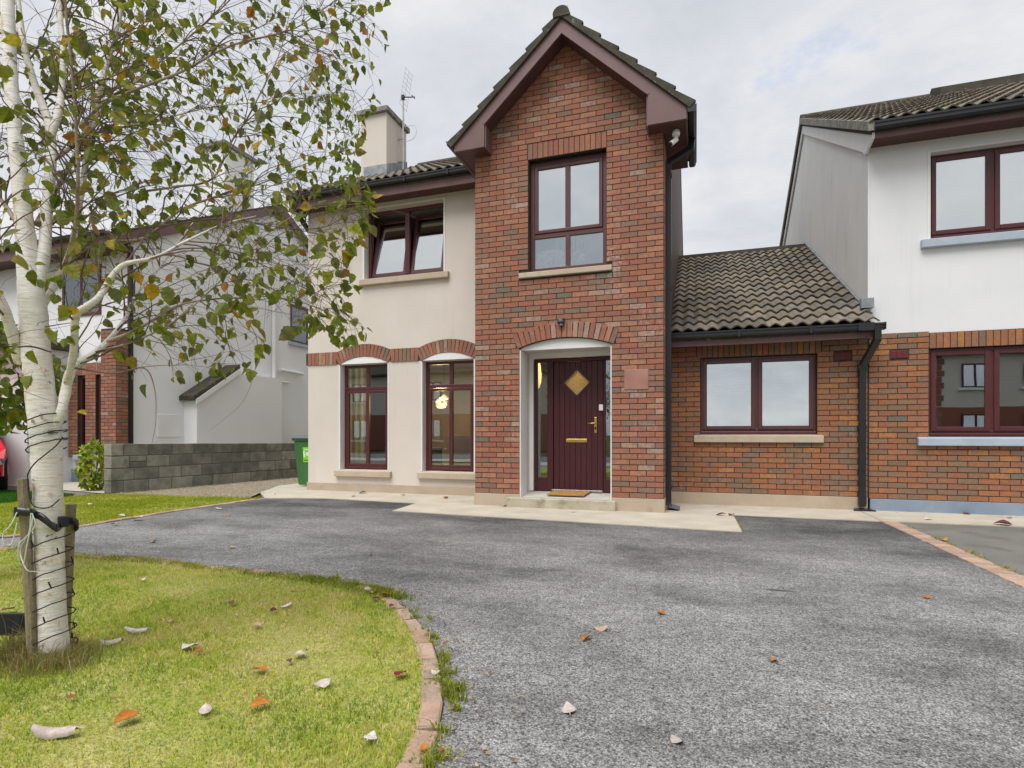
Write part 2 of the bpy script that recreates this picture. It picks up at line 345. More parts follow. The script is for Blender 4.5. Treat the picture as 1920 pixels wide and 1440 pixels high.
def bark_extra(nt, b, c):
    lent = tramp(nt, tnoise(nt, 34, 3, .6, stretch=(.5,.5,5.5)), [(.54, 0.0), (.61, .5)])
    c = tmix(nt, lent, c, (.50,.38,.27))
    gr = tramp(nt, tnoise(nt, 5, 4, .6), [(.50, 0.0), (.70, .5)])
    c = tmix(nt, gr, c, (.42,.43,.27))
    og = tramp(nt, tnoise(nt, 7, 4, .6, stretch=(1.6,1.6,.5)), [(.58, 0.0), (.70, .7)])
    c = tmix(nt, og, c, (.52,.32,.15))
    dk = tramp(nt, tnoise(nt, 10, 6, .75, stretch=(1,1,1.6)), [(.61, 0.0), (.66, .9)])
    return tmix(nt, dk, c, (.075,.06,.045))
M['bark'] = pmat('birch_bark', (.74,.70,.63), (.82,.80,.76), 6, rough=.8, spec=.2, spk=(70, .06), bump=(26, .6, .006, (.4,.4,4)), extra=bark_extra)
M['peel'] = pmat('peeling_bark', (.58,.42,.28), (.72,.60,.46), 30, rough=.8)
M['limb'] = pmat('limb_bark', (.42,.35,.265), (.25,.19,.14), 9, rough=.85, spec=.15, spk=(60, .15), dirt=((.10,.08,.06), 9, .55, .7))
M['twig'] = pmat('twig_bark', (.115,.078,.06), (.19,.14,.11), 8, rough=.8, spec=.2)
def leaf_mat():
    m, nt, b = nodes_of('birch_leaf')
    a = node(nt, 'ShaderNodeAttribute', attribute_name='tint')
    g = node(nt, 'ShaderNodeNewGeometry')
    c = tmix(nt, 1.0, a.outputs['Color'], tramp(nt, tnoise(nt, 45, 3), [(.35, .72), (.65, 1.25)]), 'MULTIPLY')
    back = tmix(nt, .18, c, (.36,.40,.22))
    c = tmix(nt, g.outputs['Backfacing'], c, back)
    nt.links.new(c, b.inputs['Base Color']); b.inputs['Roughness'].default_value = .6; b.inputs['Specular IOR Level'].default_value = .2
    tr = node(nt, 'ShaderNodeBsdfTranslucent'); nt.links.new(c, tr.inputs[0])
    mx = node(nt, 'ShaderNodeMixShader'); mx.inputs[0].default_value = .5
    nt.links.new(b.outputs[0], mx.inputs[1]); nt.links.new(tr.outputs[0], mx.inputs[2])
    nt.links.new(mx.outputs[0], nt.nodes['Material Output'].inputs[0]); return m
M['leaf'] = leaf_mat()
M['stake'] = pmat('weathered_stake', (.20,.165,.10), (.29,.245,.16), 12, stretch=(3,3,.3), rough=.95, spec=.1, spk=(70, .2), bump=(50, .8, .006, (3,3,.25)), dirt=((.13,.15,.06), 6, .55, .75))
def glass_mat(name, refl, tint=(.80,.86,.90)):
    m = bpy.data.materials.new(name); m.use_nodes = True; nt = m.node_tree; nt.nodes.clear()
    o = node(nt, 'ShaderNodeOutputMaterial'); mx = node(nt, 'ShaderNodeMixShader'); t = node(nt, 'ShaderNodeBsdfTransparent'); g = node(nt, 'ShaderNodeBsdfGlossy')
    g.inputs['Roughness'].default_value = 0.0; g.inputs['Color'].default_value = (*tint, 1); t.inputs['Color'].default_value = (.93,.95,.94,1)
    n = node(nt, 'ShaderNodeTexNoise'); n.inputs['Scale'].default_value = 1.3; n.inputs['Detail'].default_value = 1
    gm = node(nt, 'ShaderNodeNewGeometry'); nt.links.new(gm.outputs['Position'], n.inputs['Vector'])
    bp = node(nt, 'ShaderNodeBump'); bp.inputs['Strength'].default_value = .05; bp.inputs['Distance'].default_value = .02
    nt.links.new(n.outputs[0], bp.inputs['Height']); nt.links.new(bp.outputs[0], g.inputs['Normal'])
    fr = node(nt, 'ShaderNodeLayerWeight'); fr.inputs['Blend'].default_value = .25
    ad = node(nt, 'ShaderNodeMath', operation='MULTIPLY_ADD'); ad.use_clamp = True
    nt.links.new(fr.outputs['Fresnel'], ad.inputs[0]); ad.inputs[1].default_value = .8; ad.inputs[2].default_value = refl
    nt.links.new(ad.outputs[0], mx.inputs[0]); nt.links.new(t.outputs[0], mx.inputs[1]); nt.links.new(g.outputs[0], mx.inputs[2])
    nt.links.new(mx.outputs[0], o.inputs[0]); return m
M['glass'] = glass_mat('window_glass', .21)
M['glassmid'] = glass_mat('reflective_window_glass', .32)
M['glasshi'] = glass_mat('coated_window_glass', .58, (.90,.94,.95))
M['frost'] = pmat('frosted_amber_glass', (.55,.40,.14), (.75,.58,.25), 30, rough=.35, spec=.5, bump=(90, .8, .004))
def emis(name, col, k):
    m, nt, b = nodes_of(name); b.inputs['Base Color'].default_value = (*col, 1)
    b.inputs['Emission Color'].default_value = (*col, 1); b.inputs['Emission Strength'].default_value = k; return m
def frosted():
    m, nt, b = nodes_of('frosted_door_glass'); b.inputs['Roughness'].default_value = .3
    c = tramp(nt, tnoise(nt, 45, 4, .7, stretch=(2,1,.6)), [(.35, (.50,.40,.20)), (.65, (.80,.68,.38))]); nt.links.new(c, b.inputs['Base Color'])
    t = node(nt, 'ShaderNodeBsdfTranslucent'); nt.links.new(c, t.inputs[0]); mx = node(nt, 'ShaderNodeMixShader'); mx.inputs[0].default_value = .55
    nt.links.new(b.outputs[0], mx.inputs[1]); nt.links.new(t.outputs[0], mx.inputs[2]); nt.links.new(mx.outputs[0], nt.nodes['Material Output'].inputs[0]); return m
M['frostlit'] = frosted()
def warm_light(name, loc, watts, parent, r=.05):
    l = bpy.data.lights.new(name, 'POINT'); l.energy = watts; l.color = (1.0,.72,.38); l.shadow_soft_size = r
    o = bpy.data.objects.new(name, l); COL.objects.link(o); o.location = loc; o.matrix_basis = Matrix.Translation(Vector(loc)); attach(o, parent)
M['lampglow'] = emis('warm_lamp_glow', (1.0,.66,.28), .42)
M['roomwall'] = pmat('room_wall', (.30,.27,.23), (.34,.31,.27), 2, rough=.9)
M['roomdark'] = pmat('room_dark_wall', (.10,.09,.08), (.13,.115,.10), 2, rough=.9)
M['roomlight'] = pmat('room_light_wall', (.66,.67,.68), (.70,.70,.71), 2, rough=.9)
M['floorwood'] = pmat('room_floor', (.18,.11,.06), (.24,.15,.09), 6, stretch=(1,8,1), rough=.5)
M['blind'] = pmat('blind_slat', (.74,.74,.73), None, rough=.6)
def cloth_mat():
    m, nt, b = nodes_of('curtain_cloth'); c = tramp(nt, tnoise(nt, 3, 4, stretch=(9,9,.2)), [(.4, (.74,.71,.58)), (.6, (.46,.60,.53))]); nt.links.new(c, b.inputs['Base Color']); b.inputs['Roughness'].default_value = .9
    t = node(nt, 'ShaderNodeBsdfTranslucent'); nt.links.new(c, t.inputs[0]); mx = node(nt, 'ShaderNodeMixShader'); mx.inputs[0].default_value = .55
    nt.links.new(b.outputs[0], mx.inputs[1]); nt.links.new(t.outputs[0], mx.inputs[2]); nt.links.new(mx.outputs[0], nt.nodes['Material Output'].inputs[0]); return m
M['curtain'] = cloth_mat()
M['bluecloth'] = pmat('blue_cloth', (.03,.07,.16), (.045,.10,.21), 7, rough=.95, spk=(90, .15))
M['palecloth'] = pmat('pale_cloth', (.55,.48,.46), (.62,.55,.53), 7, rough=.95, spk=(90, .08))
M['pinkcloth'] = pmat('floral_cloth', (.74,.70,.69), (.62,.33,.34), 22, .52, .60, rough=.9)
M['pink'] = pmat('pink_petal', (.74,.42,.42), (.66,.30,.33), 20, rough=.8)
M['stemgreen'] = pmat('stem_green', (.05,.08,.03), None, rough=.8)
M['mat'] = pmat('coir_mat', (.33,.17,.045), (.40,.22,.07), 18, rough=1, spk=(120, .35), bump=(120, 1, .01))
M['bin'] = pmat('bin_green', (.045,.14,.04), (.058,.165,.05), 4, rough=.5, spec=.4, dirt=((.09,.11,.07), 5, .62, .85))
M['binlid'] = pmat('bin_lid_grey', (.10,.125,.135), (.13,.155,.165), 5, rough=.45, spec=.4)
M['lime'] = pmat('lime_sticker', (.20,.62,.03), (.23,.66,.04), 5, rough=.5)
M['stickerwhite'] = pmat('sticker_white', (.8,.85,.75), None, rough=.5)
M['sticknavy'] = pmat('sticker_dark', (.03,.10,.02), None, rough=.5)
M['sign'] = pmat('faded_plaque', (.31,.135,.095), (.39,.23,.18), 3, .3, .7, det=1, rough=.8)
M['ventred'] = pmat('red_vent_brick', (.19,.025,.028), (.15,.02,.022), 12, rough=.6)
M['car'] = pmat('red_car_paint', (.55,.006,.02), (.60,.008,.024), 4, rough=.22, spec=.6)
M['carglass'] = pmat('car_dark_glass', (.012,.013,.015), None, rough=.08, spec=.6)
M['lampglass'] = pmat('headlamp_lens', (.18,.19,.20), (.06,.06,.07), 25, rough=.1, spec=.7)
M['tyre'] = pmat('tyre_rubber', (.012,.012,.012), None, rough=.85)
M['bushleaf'] = M['leaf']
M['dead'] = pmat('dead_leaf', (1,1,1), (.72,.70,.68), 40, rough=.75, spec=.25, attr=True, spk=(90, .12))
M['cord'] = pmat('pale_cord', (.55,.58,.54), (.62,.65,.60), 20, rough=.7)

# ------------------------------------------------------------------ ground, drive, paths
A, B = 7.66, 8.78                      # front planes of the porch bay and of the main wall
def sheet(name, poly, z, m, kind='structure', thick=0, grid=False):
    mb = MB(); P = [(x, y, z) for x, y in poly]
    a = sum(P[i-1][0]*P[i][1]-P[i][0]*P[i-1][1] for i in range(len(P)))
    if a < 0: P = P[::-1]
    if thick: mb.prism([(x, y, z-thick) for x, y, _ in P], (0, 0, thick))
    else: mb.face(P)
    return mb.build(name, m, kind=kind)
sheet('ground', [(-400,-400),(400,-400),(400,400),(-400,400)], -.03, M['verge'])
sheet('driveway', [(-6.9,-2.4),(2.112,-2.4),(2.112,7.85),(-6.9,7.85)], 0, M['asphalt'])
sheet('neighbour_driveway', [(2.285,-2.4),(9,-2.4),(9,7.9),(2.285,7.9)], 0, M['asphalt2'])
sheet('far_driveway', [(-19,-2.4),(-10.2,-2.4),(-10.2,8.7),(-19,8.7)], -.008, M['asphalt2'])
sheet('pavement', [(-40,-4.6),(40,-4.6),(40,-2.4),(-40,-2.4)], -.004, M['concrete'])
sheet('road', [(-60,-10.5),(60,-10.5),(60,-4.7),(-60,-4.7)], -.02, M['road'])
PATH = [(-6.72,7.40),(-5.77,7.69),(-4.04,7.58),(-3.94,6.71),(.468,6.42),(.455,7.745),(2.112,7.735),(2.112,8.775),(-.30,8.775),(-.30,8.9),(-6.93,8.9),(-6.93,15),(-8.1,15),(-8.1,9.3),(-7.45,8.1)]
sheet('concrete_path', PATH, .010, M['concrete'], thick=.03)
sheet('neighbour_path', [(2.118,7.75),(9,7.86),(9,8.775),(2.118,8.775)], .012, M['concrete'], thick=.03)
sheet('far_path', [(-12.6,7.5),(-10.05,7.15),(-10.05,12),(-11.5,12),(-11.5,8.7),(-16,8.7),(-16,7.9)], .004, M['concrete'])
sheet('gravel_bed', [(-9.85,7.1),(-7.0,7.3),(-7.45,8.1),(-8.1,9.3),(-8.1,15),(-9.2,15),(-9.35,11)], .002, M['gravelbed'])
mbs = MB()
gp = [(-9.8,7.15),(-7.0,7.42),(-7.45,8.1),(-8.1,9.3),(-8.1,12.5),(-9.3,12.5),(-9.4,11)]
for _ in range(5200):
    x, y = R.uniform(-9.9,-6.9), R.uniform(7.1,12.5)
    if not in_poly(x, y, gp): continue
    r = R.uniform(.008,.02); t = R.uniform(.6,1.35); cc = (t, t*R.uniform(.92,1), t*R.uniform(.8,1)); z = .004+r*.4
    a = R.uniform(0, 3)
    P = [(x+r*math.cos(a+k*1.5708)*R.uniform(.7,1.2), y+r*math.sin(a+k*1.5708)*R.uniform(.7,1.2), z) for k in range(4)]+[(x, y, z+r*.6), (x, y, z-r*.6)]
    mbs.quads(P, [(0,1,4),(1,2,4),(2,3,4),(3,0,4)], cc)
mbs.build('gravel', M['stone'], kind='stuff')

def paver_mesh(l, w, h, col, seed):
    rr = random.Random(seed); mb = MB(); j = lambda: rr.uniform(-.004,.004); c = .006
    b0 = [(-l/2,-w/2),(l/2,-w/2),(l/2,w/2),(-l/2,w/2)]
    V = [(x, y, -h) for x, y in b0]+[(x+j()*.5, y+j()*.5, -c) for x, y in b0]+[(x*(1-2*c/l)+j(), y*(1-2*c/w)+j(), 0) for x, y in b0]
    F = [(0,1,5,4),(1,2,6,5),(2,3,7,6),(3,0,4,7),(4,5,9,8),(5,6,10,9),(6,7,11,10),(7,4,8,11),(8,9,10,11)]
    mb.quads(V, F, col); return mb.mesh('paver', M['paver'])
pv_cols = [(.42,.29,.22),(.46,.33,.26),(.38,.28,.22),(.49,.34,.25),(.40,.26,.20)]
PV = [paver_mesh(.190, .084, .06, pv_cols[k % 5], k) for k in range(8)]
PV2 = [paver_mesh(.166, .094, .06, tuple(v*1.0 for v in pv_cols[k % 5]), k+20) for k in range(8)]
strip = MB().box(2.115, 2.282, -2.3, 7.738, -.02, -.006).build('brick_strip', M['mortar'], kind='structure')
y = -.4
while y < 7.70:
    o = obj_of(R.choice(PV2), 'paver', strip, Matrix.Translation((2.1985+R.uniform(-.003,.003), y+.05, .008+R.uniform(-.002,.003))) @ Matrix.Rotation(R.uniform(-.02,.02), 4, 'Z')); y += .1
EDGE = [(-9.5,3.36),(-8.0,3.36),(-6.023,3.352),(-5.069,3.362),(-4.153,3.41),(-3.046,3.374),(-2.542,3.333),(-2.095,3.235),(-1.793,3.03),(-1.49,2.74),(-1.27,2.47),(-1.085,2.17),(-.97,1.95),(-.89,1.72),(-.84,1.5),(-.82,1.2),(-.82,.7),(-.82,0)]
def pave_along(name, pts, start=0):
    parent = MB()
    fine = [Vector((p[0], p[1], 0)) for p in spline(pts, 12)]
    L = Vector((0,0,0)); rows = []
    acc = 0; last = fine[0]
    cum = [0]
    for i in range(1, len(fine)): cum.append(cum[-1]+(fine[i]-fine[i-1]).length)
    def pt(d):
        for i in range(1, len(fine)):
            if cum[i] >= d: t = (d-cum[i-1])/max(1e-9, cum[i]-cum[i-1]); return fine[i-1].lerp(fine[i], t)
        return fine[-1]
    for i in range(len(fine)-1):
        d = (fine[i+1]-fine[i]).normalized(); n = Vector((-d.y, d.x, 0))
        parent.face([fine[i]-n*.045+Vector((0,0,.001)), fine[i+1]-n*.045+Vector((0,0,.001)), fine[i+1]+n*.045+Vector((0,0,.001)), fine[i]+n*.045+Vector((0,0,.001))])
    p = parent.build(name, M['mortar'], kind='structure')
    d = start
    while d+.2 < cum[-1]:
        a, b = pt(d), pt(d+.2); c = (a+b)/2; t = (b-a); ang = math.atan2(t.y, t.x)+R.uniform(-.05,.05); c = c+Vector((R.uniform(-.006,.006), R.uniform(-.006,.006), 0))
        obj_of(R.choice(PV), 'paver', p, Matrix.Translation((c.x, c.y, .013+R.uniform(-.006,.006))) @ Matrix.Rotation(ang, 4, 'Z') @ Matrix.Rotation(R.uniform(-.03,.03), 4, 'X'))
        d += .204
pave_along('lawn_edging', EDGE, 1.0)
pave_along('far_lawn_edging', [(-6.70,7.38),(-6.77,6.42),(-6.75,5.55),(-6.66,4.6),(-6.60,3.95),(-6.72,3.72),(-7.2,3.66),(-9.0,3.66)])

# ------------------------------------------------------------------ bricks
UB = []                                   # unit brick meshes in several tints
def tint_set(kind):
    base = {'porch': [((.43,.15,.09), 9), ((.39,.128,.085), 8), ((.47,.185,.115), 5), ((.35,.15,.10), 6), ((.29,.155,.108), 2), ((.22,.16,.13), .6), ((.46,.25,.19), 2)],
            'wing': [((.43,.155,.07), 8), ((.39,.14,.07), 7), ((.50,.195,.07), 3), ((.32,.155,.088), 6), ((.29,.152,.09), 2.5), ((.21,.15,.105), .6)]}[kind]
    out = []
    for c, w in base:
        for _ in range(int(w*2)): k = R.uniform(.92,1.08); d = (.88,1.05,1.05) if kind == 'porch' else (.85,1.0,1.06); out.append(tuple(v*k*q*R.uniform(.97,1.03) for v, q in zip(c, d)))
    return out
TINTS = {k: tint_set(k) for k in ('porch', 'wing')}
UNIT = {k: [MB().box(-.5,.5,-.5,.5,-.5,.5,c).mesh('brick', M['brick']) for c in TINTS[k]] for k in TINTS}
def lay(x0, x1, z0, z1, blocked, L=.225, H=.075, seed=0):
    """stretcher bond: yields (xc, zc, length, height); blocked(z) -> list of (xa, xb) without bricks"""
    rr = random.Random(seed); out = []; n = int(round((z1-z0)/H))
    for r in range(n):
        zc = z0+(r+.5)*H; segs = [(x0, x1)]
        for xa, xb in blocked(zc):
            ns = []
            for s0, s1 in segs:
                if xb <= s0 or xa >= s1: ns.append((s0, s1)); continue
                if xa-s0 > .03: ns.append((s0, xa))
                if s1-xb > .03: ns.append((xb, s1))
            segs = ns
        off = (r % 2)*L/2
        for s0, s1 in segs:
            k0 = math.floor((s0-x0-off)/L); a = s0
            while a < s1-1e-6:
                b = x0+off+(k0+1)*L; k0 += 1
                if b-a < .045: continue
                b = min(b, s1)
                if s1-b < .045: b = s1
                out.append(((a+b)/2, zc, b-a-.0105, H-.0105)); a = b
    return out
def put_bricks(wall, items, kind, plane_y, depth=.06, cap=300, name='brick', proud=.012, parent_thing=None):
    """items: (xc, zc, len, h, rot) laid in the plane Y = plane_y; the CAP largest on screen are objects, the rest one stuff mesh"""
    def size(it):
        x, z = it[0], it[1]; p = proj((x, plane_y, z)); q = proj((x+it[2]/2, plane_y, z))
        vis = -20 < p[0] < 1940 and -20 < p[1] < 1460
        return (abs(q[0]-p[0])*2*FPX*it[3]/max(.1, p[2])) if vis else 0
    items = sorted(items, key=size, reverse=True); rest = MB(); n = 0
    for it in items:
        x, z, l, h = it[:4]; rot = it[4] if len(it) > 4 else 0
        dy = R.uniform(-.003,.0015); yc = plane_y+depth/2-proud+dy
        if n < cap and size(it) > 0:
            m4 = Matrix.Translation((x, yc, z)) @ Matrix.Rotation(rot+R.uniform(-.004,.004), 4, 'Y') @ Matrix.Diagonal((l, depth, h, 1))
            obj_of(R.choice(UNIT[kind]), name, wall, m4); n += 1
        else:
            rest.cur = R.choice(TINTS[kind])
            c, s_ = math.cos(rot), math.sin(rot)
            rest.obox((x, yc, z), (c*l/2, 0, -s_*l/2), (0, depth/2, 0), (s_*h/2, 0, c*h/2))
    if rest.v:
        rest.build('brickwork', M['brick'], wall, kind='stuff')
def side_bricks(mb, kind, X, y0, y1, z0, z1, sgn):
    for y, z, l, h in lay(y0, y1, z0, z1, lambda z: [], seed=3):
        mb.cur = R.choice(TINTS[kind]); x = X-sgn*.022
        mb.box(x-.03, x+.03, y-l/2, y+l/2, z-h/2, z+h/2)

# ------------------------------------------------------------------ roof tiles
def tile_mesh(w, L, col, amp=.023, seed=0, m='tile', drop=.02):
    rr = random.Random(seed); mb = MB(); n = 12; top0 = []; top1 = []; bot0 = []
    for i in range(n+1):
        t = i/n; x = w*t; ph = (t*2) % 1.0
        h = amp*(0.5-0.5*math.cos(2*math.pi*ph))**.8*2
        top0.append((x, 0, h+rr.uniform(-.001,.001))); top1.append((x, L, h)); bot0.append((x, .004, h-drop))
    b = top0+top1+bot0; F = []
    for i in range(n):
        F.append((i, i+1, n+1+i+1, n+1+i)); F.append((2*(n+1)+i, 2*(n+1)+i+1, i+1, i))
    F += [(0, n+1, 2*(n+1)), (n, 2*(n+1)+n, 2*n+1)]
    mb.quads(b, F, col); return mb.mesh('roof_tile', M[m], smooth=False)
TCOL = [(1,1,1),(.85,.84,.83),(1.12,1.1,1.06),(.95,.9,.82),(.78,.79,.80),(1.2,1.15,1.02)]
TILES = [tile_mesh(.334, .40, TCOL[k % 6], seed=k) for k in range(12)]
TILESD = [tile_mesh(.334, .40, TCOL[k % 6], seed=k, m='tiledark', drop=.03) for k in range(6)]
def tile_slope(parent, origin, u, v, ncol, nrow, gauge=.345, meshes=TILES, singles=None, lift=.034, clip=None, pitchcol=.332):
    """u along the eaves, v up the slope (unit vectors); singles(i, j) says which tiles are their own object"""
    u = Vector(u); v = Vector(v); w = u.cross(v); rest = MB(); org = Vector(origin)
    ti = math.atan2(lift, gauge)
    for j in range(nrow):
        for i in range(ncol):
            if clip and not clip(i, j): continue
            me = R.choice(meshes)
            vv = (v*math.cos(ti)-w*math.sin(ti)); ww = (w*math.cos(ti)+v*math.sin(ti))
            p = org+u*(i*pitchcol+R.uniform(-.003,.003))+v*(j*gauge+R.uniform(-.006,.006))+w*(lift+.004+.0006*(i % 3)+R.uniform(0,.003))
            m4 = Matrix(((u.x, vv.x, ww.x, p.x), (u.y, vv.y, ww.y, p.y), (u.z, vv.z, ww.z, p.z), (0,0,0,1)))
            if singles is None or singles(i, j): obj_of(me, 'roof_tile', parent, m4)
            else:
                col = tuple(me.attributes['tint'].data[0].color)[:3]
                rest.quads([m4 @ x.co for x in me.vertices], [tuple(f.vertices) for f in me.polygons], col)
    if rest.v: rest.build('roof_tiling', meshes[0].materials[0], parent, kind='stuff')
def valley_ok(yt, zt): return yt < EV_Y+max(0, zt-EV_Z)/S_ROOF+.28
def gutter(mb, a, b, out, r=.055, h=.085):
    """gutter channel from a to b (top back edge), OUT = horizontal unit vector away from the wall"""
    a = Vector(a); b = Vector(b); out = Vector(out); Z = Vector((0,0,1))
    prof = [(0,0),(0,-h*.75),(.02,-h),(.075,-h),(.098,-h*.72),(.098,-h*.35),(.11,-h*.25),(.11,0),(.100,0),(.100,-h*.2),(.088,-h*.35),(.088,-h*.68),(.07,-h*.9),(.025,-h*.9),(.010,-h*.7),(.010,0)]
    mb.prism([a+out*x+Z*z for x, z in prof], b-a)
def seg_pipe(mb, pts, w=.0375):
    """square-section pipe through pts"""
    pts = [Vector(p) for p in pts]
    for p, q in zip(pts, pts[1:]):
        d = (q-p); L = d.length; d.normalize(); ax = Vector((1,0,0)); ax = (ax-d*ax.dot(d))
        ax = ax.normalized() if ax.length > .2 else Vector((0,1,0)); ay = d.cross(ax)
        mb.obox((p+q)/2, ax*w, ay*w, d*(L/2+.012))

# ------------------------------------------------------------------ windows
def add_frame(mb, x0, x1, z0, z1, y, w=.055, d=.06):
    mb.box(x0, x0+w, y, y+d, z0, z1); mb.box(x1-w, x1, y, y+d, z0, z1)
    mb.box(x0+w, x1-w, y+.001, y+d-.001, z0, z0+w); mb.box(x0+w, x1-w, y+.001, y+d-.001, z1-w, z1)
def pane(parent, x0, x1, z0, z1, y, m='glass', d=.006):
    return MB().box(x0, x1, y, y+d, z0, z1).build('pane', M[m], parent)
def sill_part(parent, x0, x1, y0, y1, z0, z1, m='sill'):
    P = [(x0, y0, z0), (x0, y0, z1-.022), (x0, y1, z1), (x0, y1, z0)]
    return MB().prism(P, (x1-x0, 0, 0)).build('sill', M[m], parent, bevel=.008)
def room(parent, x0, x1, y0, y1, z0, z1, m, floor='floorwood'):
    mb = MB(); mb.face([(x0,y1,z0),(x1,y1,z0),(x1,y1,z1),(x0,y1,z1)]); mb.face([(x0,y0,z0),(x0,y1,z0),(x0,y1,z1),(x0,y0,z1)])
    mb.face([(x1,y0,z0),(x1,y1,z0),(x1,y1,z1),(x1,y0,z1)]); mb.face([(x0,y0,z1),(x1,y0,z1),(x1,y1,z1),(x0,y1,z1)])
    o = mb.build('room_wall', M[m], parent)
    MB().box(x0, x1, y0, y1, z0-.03, z0).build('room_floor', M[floor], parent)
    return o

# ------------------------------------------------------------------ the house
house = thing('house', 'cream rendered house with a red brick gabled porch bay, tiled wing and dark red door', 'house', (-2.4, 8.78, 0))
CX0, CX1 = -3.108, -.408                 # porch bay
HX0, HX1 = -6.96, -.365                   # main body
WX1 = 2.234                              # wing / neighbour boundary
GX = -1.735                              # gable ridge line
S_ROOF = .56; EV_Y, EV_Z = 8.42, 5.42    # main roof
RIDGE_Y = 13.5; RIDGE_Z = EV_Z+S_ROOF*(RIDGE_Y-EV_Y)
BACK_Y = 2*RIDGE_Y-8.78
# --- rendered walls with their openings
mb = MB()
W1 = (-6.25, -5.25); W2 = (-4.56, -3.585); WZ0, WZ1 = .405, 2.345
UWX, UWZ = (-5.735, -4.15), (3.875, 5.125)
T = .30
def wallbox(x0, x1, z0, z1): mb.box(x0, x1, B, B+T, z0, z1)
wallbox(HX0, W1[0], .15, WZ1); wallbox(W1[1], W2[0], .15, WZ1); wallbox(W2[1], CX0+.05, .15, WZ1)
wallbox(W1[0], W1[1], .15, WZ0); wallbox(W2[0], W2[1], .15, WZ0)
wallbox(HX0, CX0+.05, WZ1, UWZ[0]); wallbox(HX0, UWX[0], UWZ[0], UWZ[1]); wallbox(UWX[1], CX0+.05, UWZ[0], UWZ[1]); wallbox(HX0, CX0+.05, UWZ[1], 5.36)
mb.prism([(HX0, B+T, 0), (HX0, BACK_Y, 0), (HX0, BACK_Y, 5.3), (HX0, RIDGE_Y, RIDGE_Z-.12), (HX0, B+T, 5.30)], (T, 0, 0))
MB().prism([(HX1-T, B+T, 0), (HX1-T, BACK_Y, 0), (HX1-T, BACK_Y, 5.3), (HX1-T, RIDGE_Y, RIDGE_Z-.12), (HX1-T, B+T, 5.30)], (T, 0, 0)).build('side_wall', M['clad'], house)
mb.box(HX0+T, HX1-T, BACK_Y-T, BACK_Y, 0, 5.3)
mb.build('rendered_wall', M['cream'], house)
MB().box(HX0-.012, CX0+.02, B-.028, B+.02, -.02, .155).build('plinth', M['plinth'], house, bevel=.006)
# white window surrounds and arch infills on the render
mb = MB()
def arch_r(hw, rise): return (hw*hw+rise*rise)/(2*rise)
ARCS = []
for (x0, x1) in (W1, W2):
    xc, hw = (x0+x1)/2, (x1-x0)/2; Rr = arch_r(hw, .122); zc = WZ1+.122-Rr; ARCS.append((xc, hw, Rr, zc))
    poly = [(x0, B-.010, WZ1-.0)]+[(xc+hw*math.sin(t)/math.sin(math.asin(hw/Rr)) if False else xc+Rr*math.sin(t), B-.010, zc+Rr*math.cos(t)) for t in np.linspace(-math.asin(hw/Rr), math.asin(hw/Rr), 15)]+[(x1, B-.010, WZ1)]
    mb.prism(poly, (0, .03, 0))
    mb.box(x0-.022, x0, B-.008, B+.01, WZ0, WZ1); mb.box(x1, x1+.022, B-.008, B+.01, WZ0, WZ1)
    mb.box(x0-.001, x0+.006, B+.004, B+.13, WZ0, WZ1); mb.box(x1-.006, x1+.001, B+.004, B+.13, WZ0, WZ1); mb.box(x0+.006, x1-.006, B+.02, B+.13, WZ1-.006, WZ1+.002); mb.build('window_surround', M['whitepaint'], house); mb = MB()
mb.box(UWX[0]-.03, UWX[0], B-.008, B+.01, UWZ[0], UWZ[1]+.03); mb.box(UWX[1], UWX[1]+.03, B-.008, B+.01, UWZ[0], UWZ[1]+.03); mb.box(UWX[0], UWX[1], B-.008, B+.01, UWZ[1], UWZ[1]+.03)
mb.box(UWX[0]-.001, UWX[0]+.006, B+.006, B+.13, UWZ[0], UWZ[1]); mb.box(UWX[1]-.006, UWX[1]+.001, B+.006, B+.13, UWZ[0], UWZ[1])
mb.build('window_surround', M['whitepaint'], house)
# --- wavy brick band over the ground-floor windows
band = MB().box(HX0+.002, HX0+.004, B+.01, B+.02, 2.4, 2.5).build('brick_band', M['mortar'], house)
mbk = MB(); items = []
zb0, zb1 = 2.350, 2.582
xs = HX0+.006
prev = xs
for (xc, hw, Rr, zc) in ARCS:
    a0 = math.asin((hw+.015)/Rr)
    xe = xc-(Rr+.118)*math.sin(a0)
    n = max(1, round((xe-prev)/.075)); w = (xe-prev)/n
    for k in range(n): items.append((prev+(k+.5)*w, (zb0+zb1)/2, w-.010, zb1-zb0, 0))
    n = round(2*a0*(Rr+.115)/.075)
    for k in range(n):
        t = -a0+(k+.5)*2*a0/n; rm = Rr+.118
        if xc+rm*math.sin(t) > CX0-.46 and False: continue
        items.append((xc+rm*math.sin(t), zc+rm*math.cos(t), 2*a0*rm/n-.011, .228, t))
    prev = xc+(Rr+.118)*math.sin(a0)
for it in items:
    x, z, l, h, r = it
    obj_of(R.choice(UNIT['porch']), 'band_brick', band, Matrix.Translation((x, B-.018+.03+R.uniform(-.002,.002), z)) @ Matrix.Rotation(r, 4, 'Y') @ Matrix.Diagonal((l, .06, h, 1)))
for (xc, hw, Rr, zc) in ARCS:             # mortar bed of the arcs
    a0 = math.asin((hw+.015)/Rr); ts = np.linspace(-a0, a0, 15)
    mbk.prism([(xc+(Rr+.006)*math.sin(t), B-.008, zc+(Rr+.006)*math.cos(t)) for t in ts]+[(xc+(Rr+.228)*math.sin(t), B-.008, zc+(Rr+.228)*math.cos(t)) for t in ts[::-1]], (0, .02, 0))
    mbk.box(xc-hw-.75 if xc < -5 else -5.2, xc-hw-.02, B-.007, B+.01, zb0+.004, zb1-.004)
mbk.build('mortar_bed', M['mortar'], house)

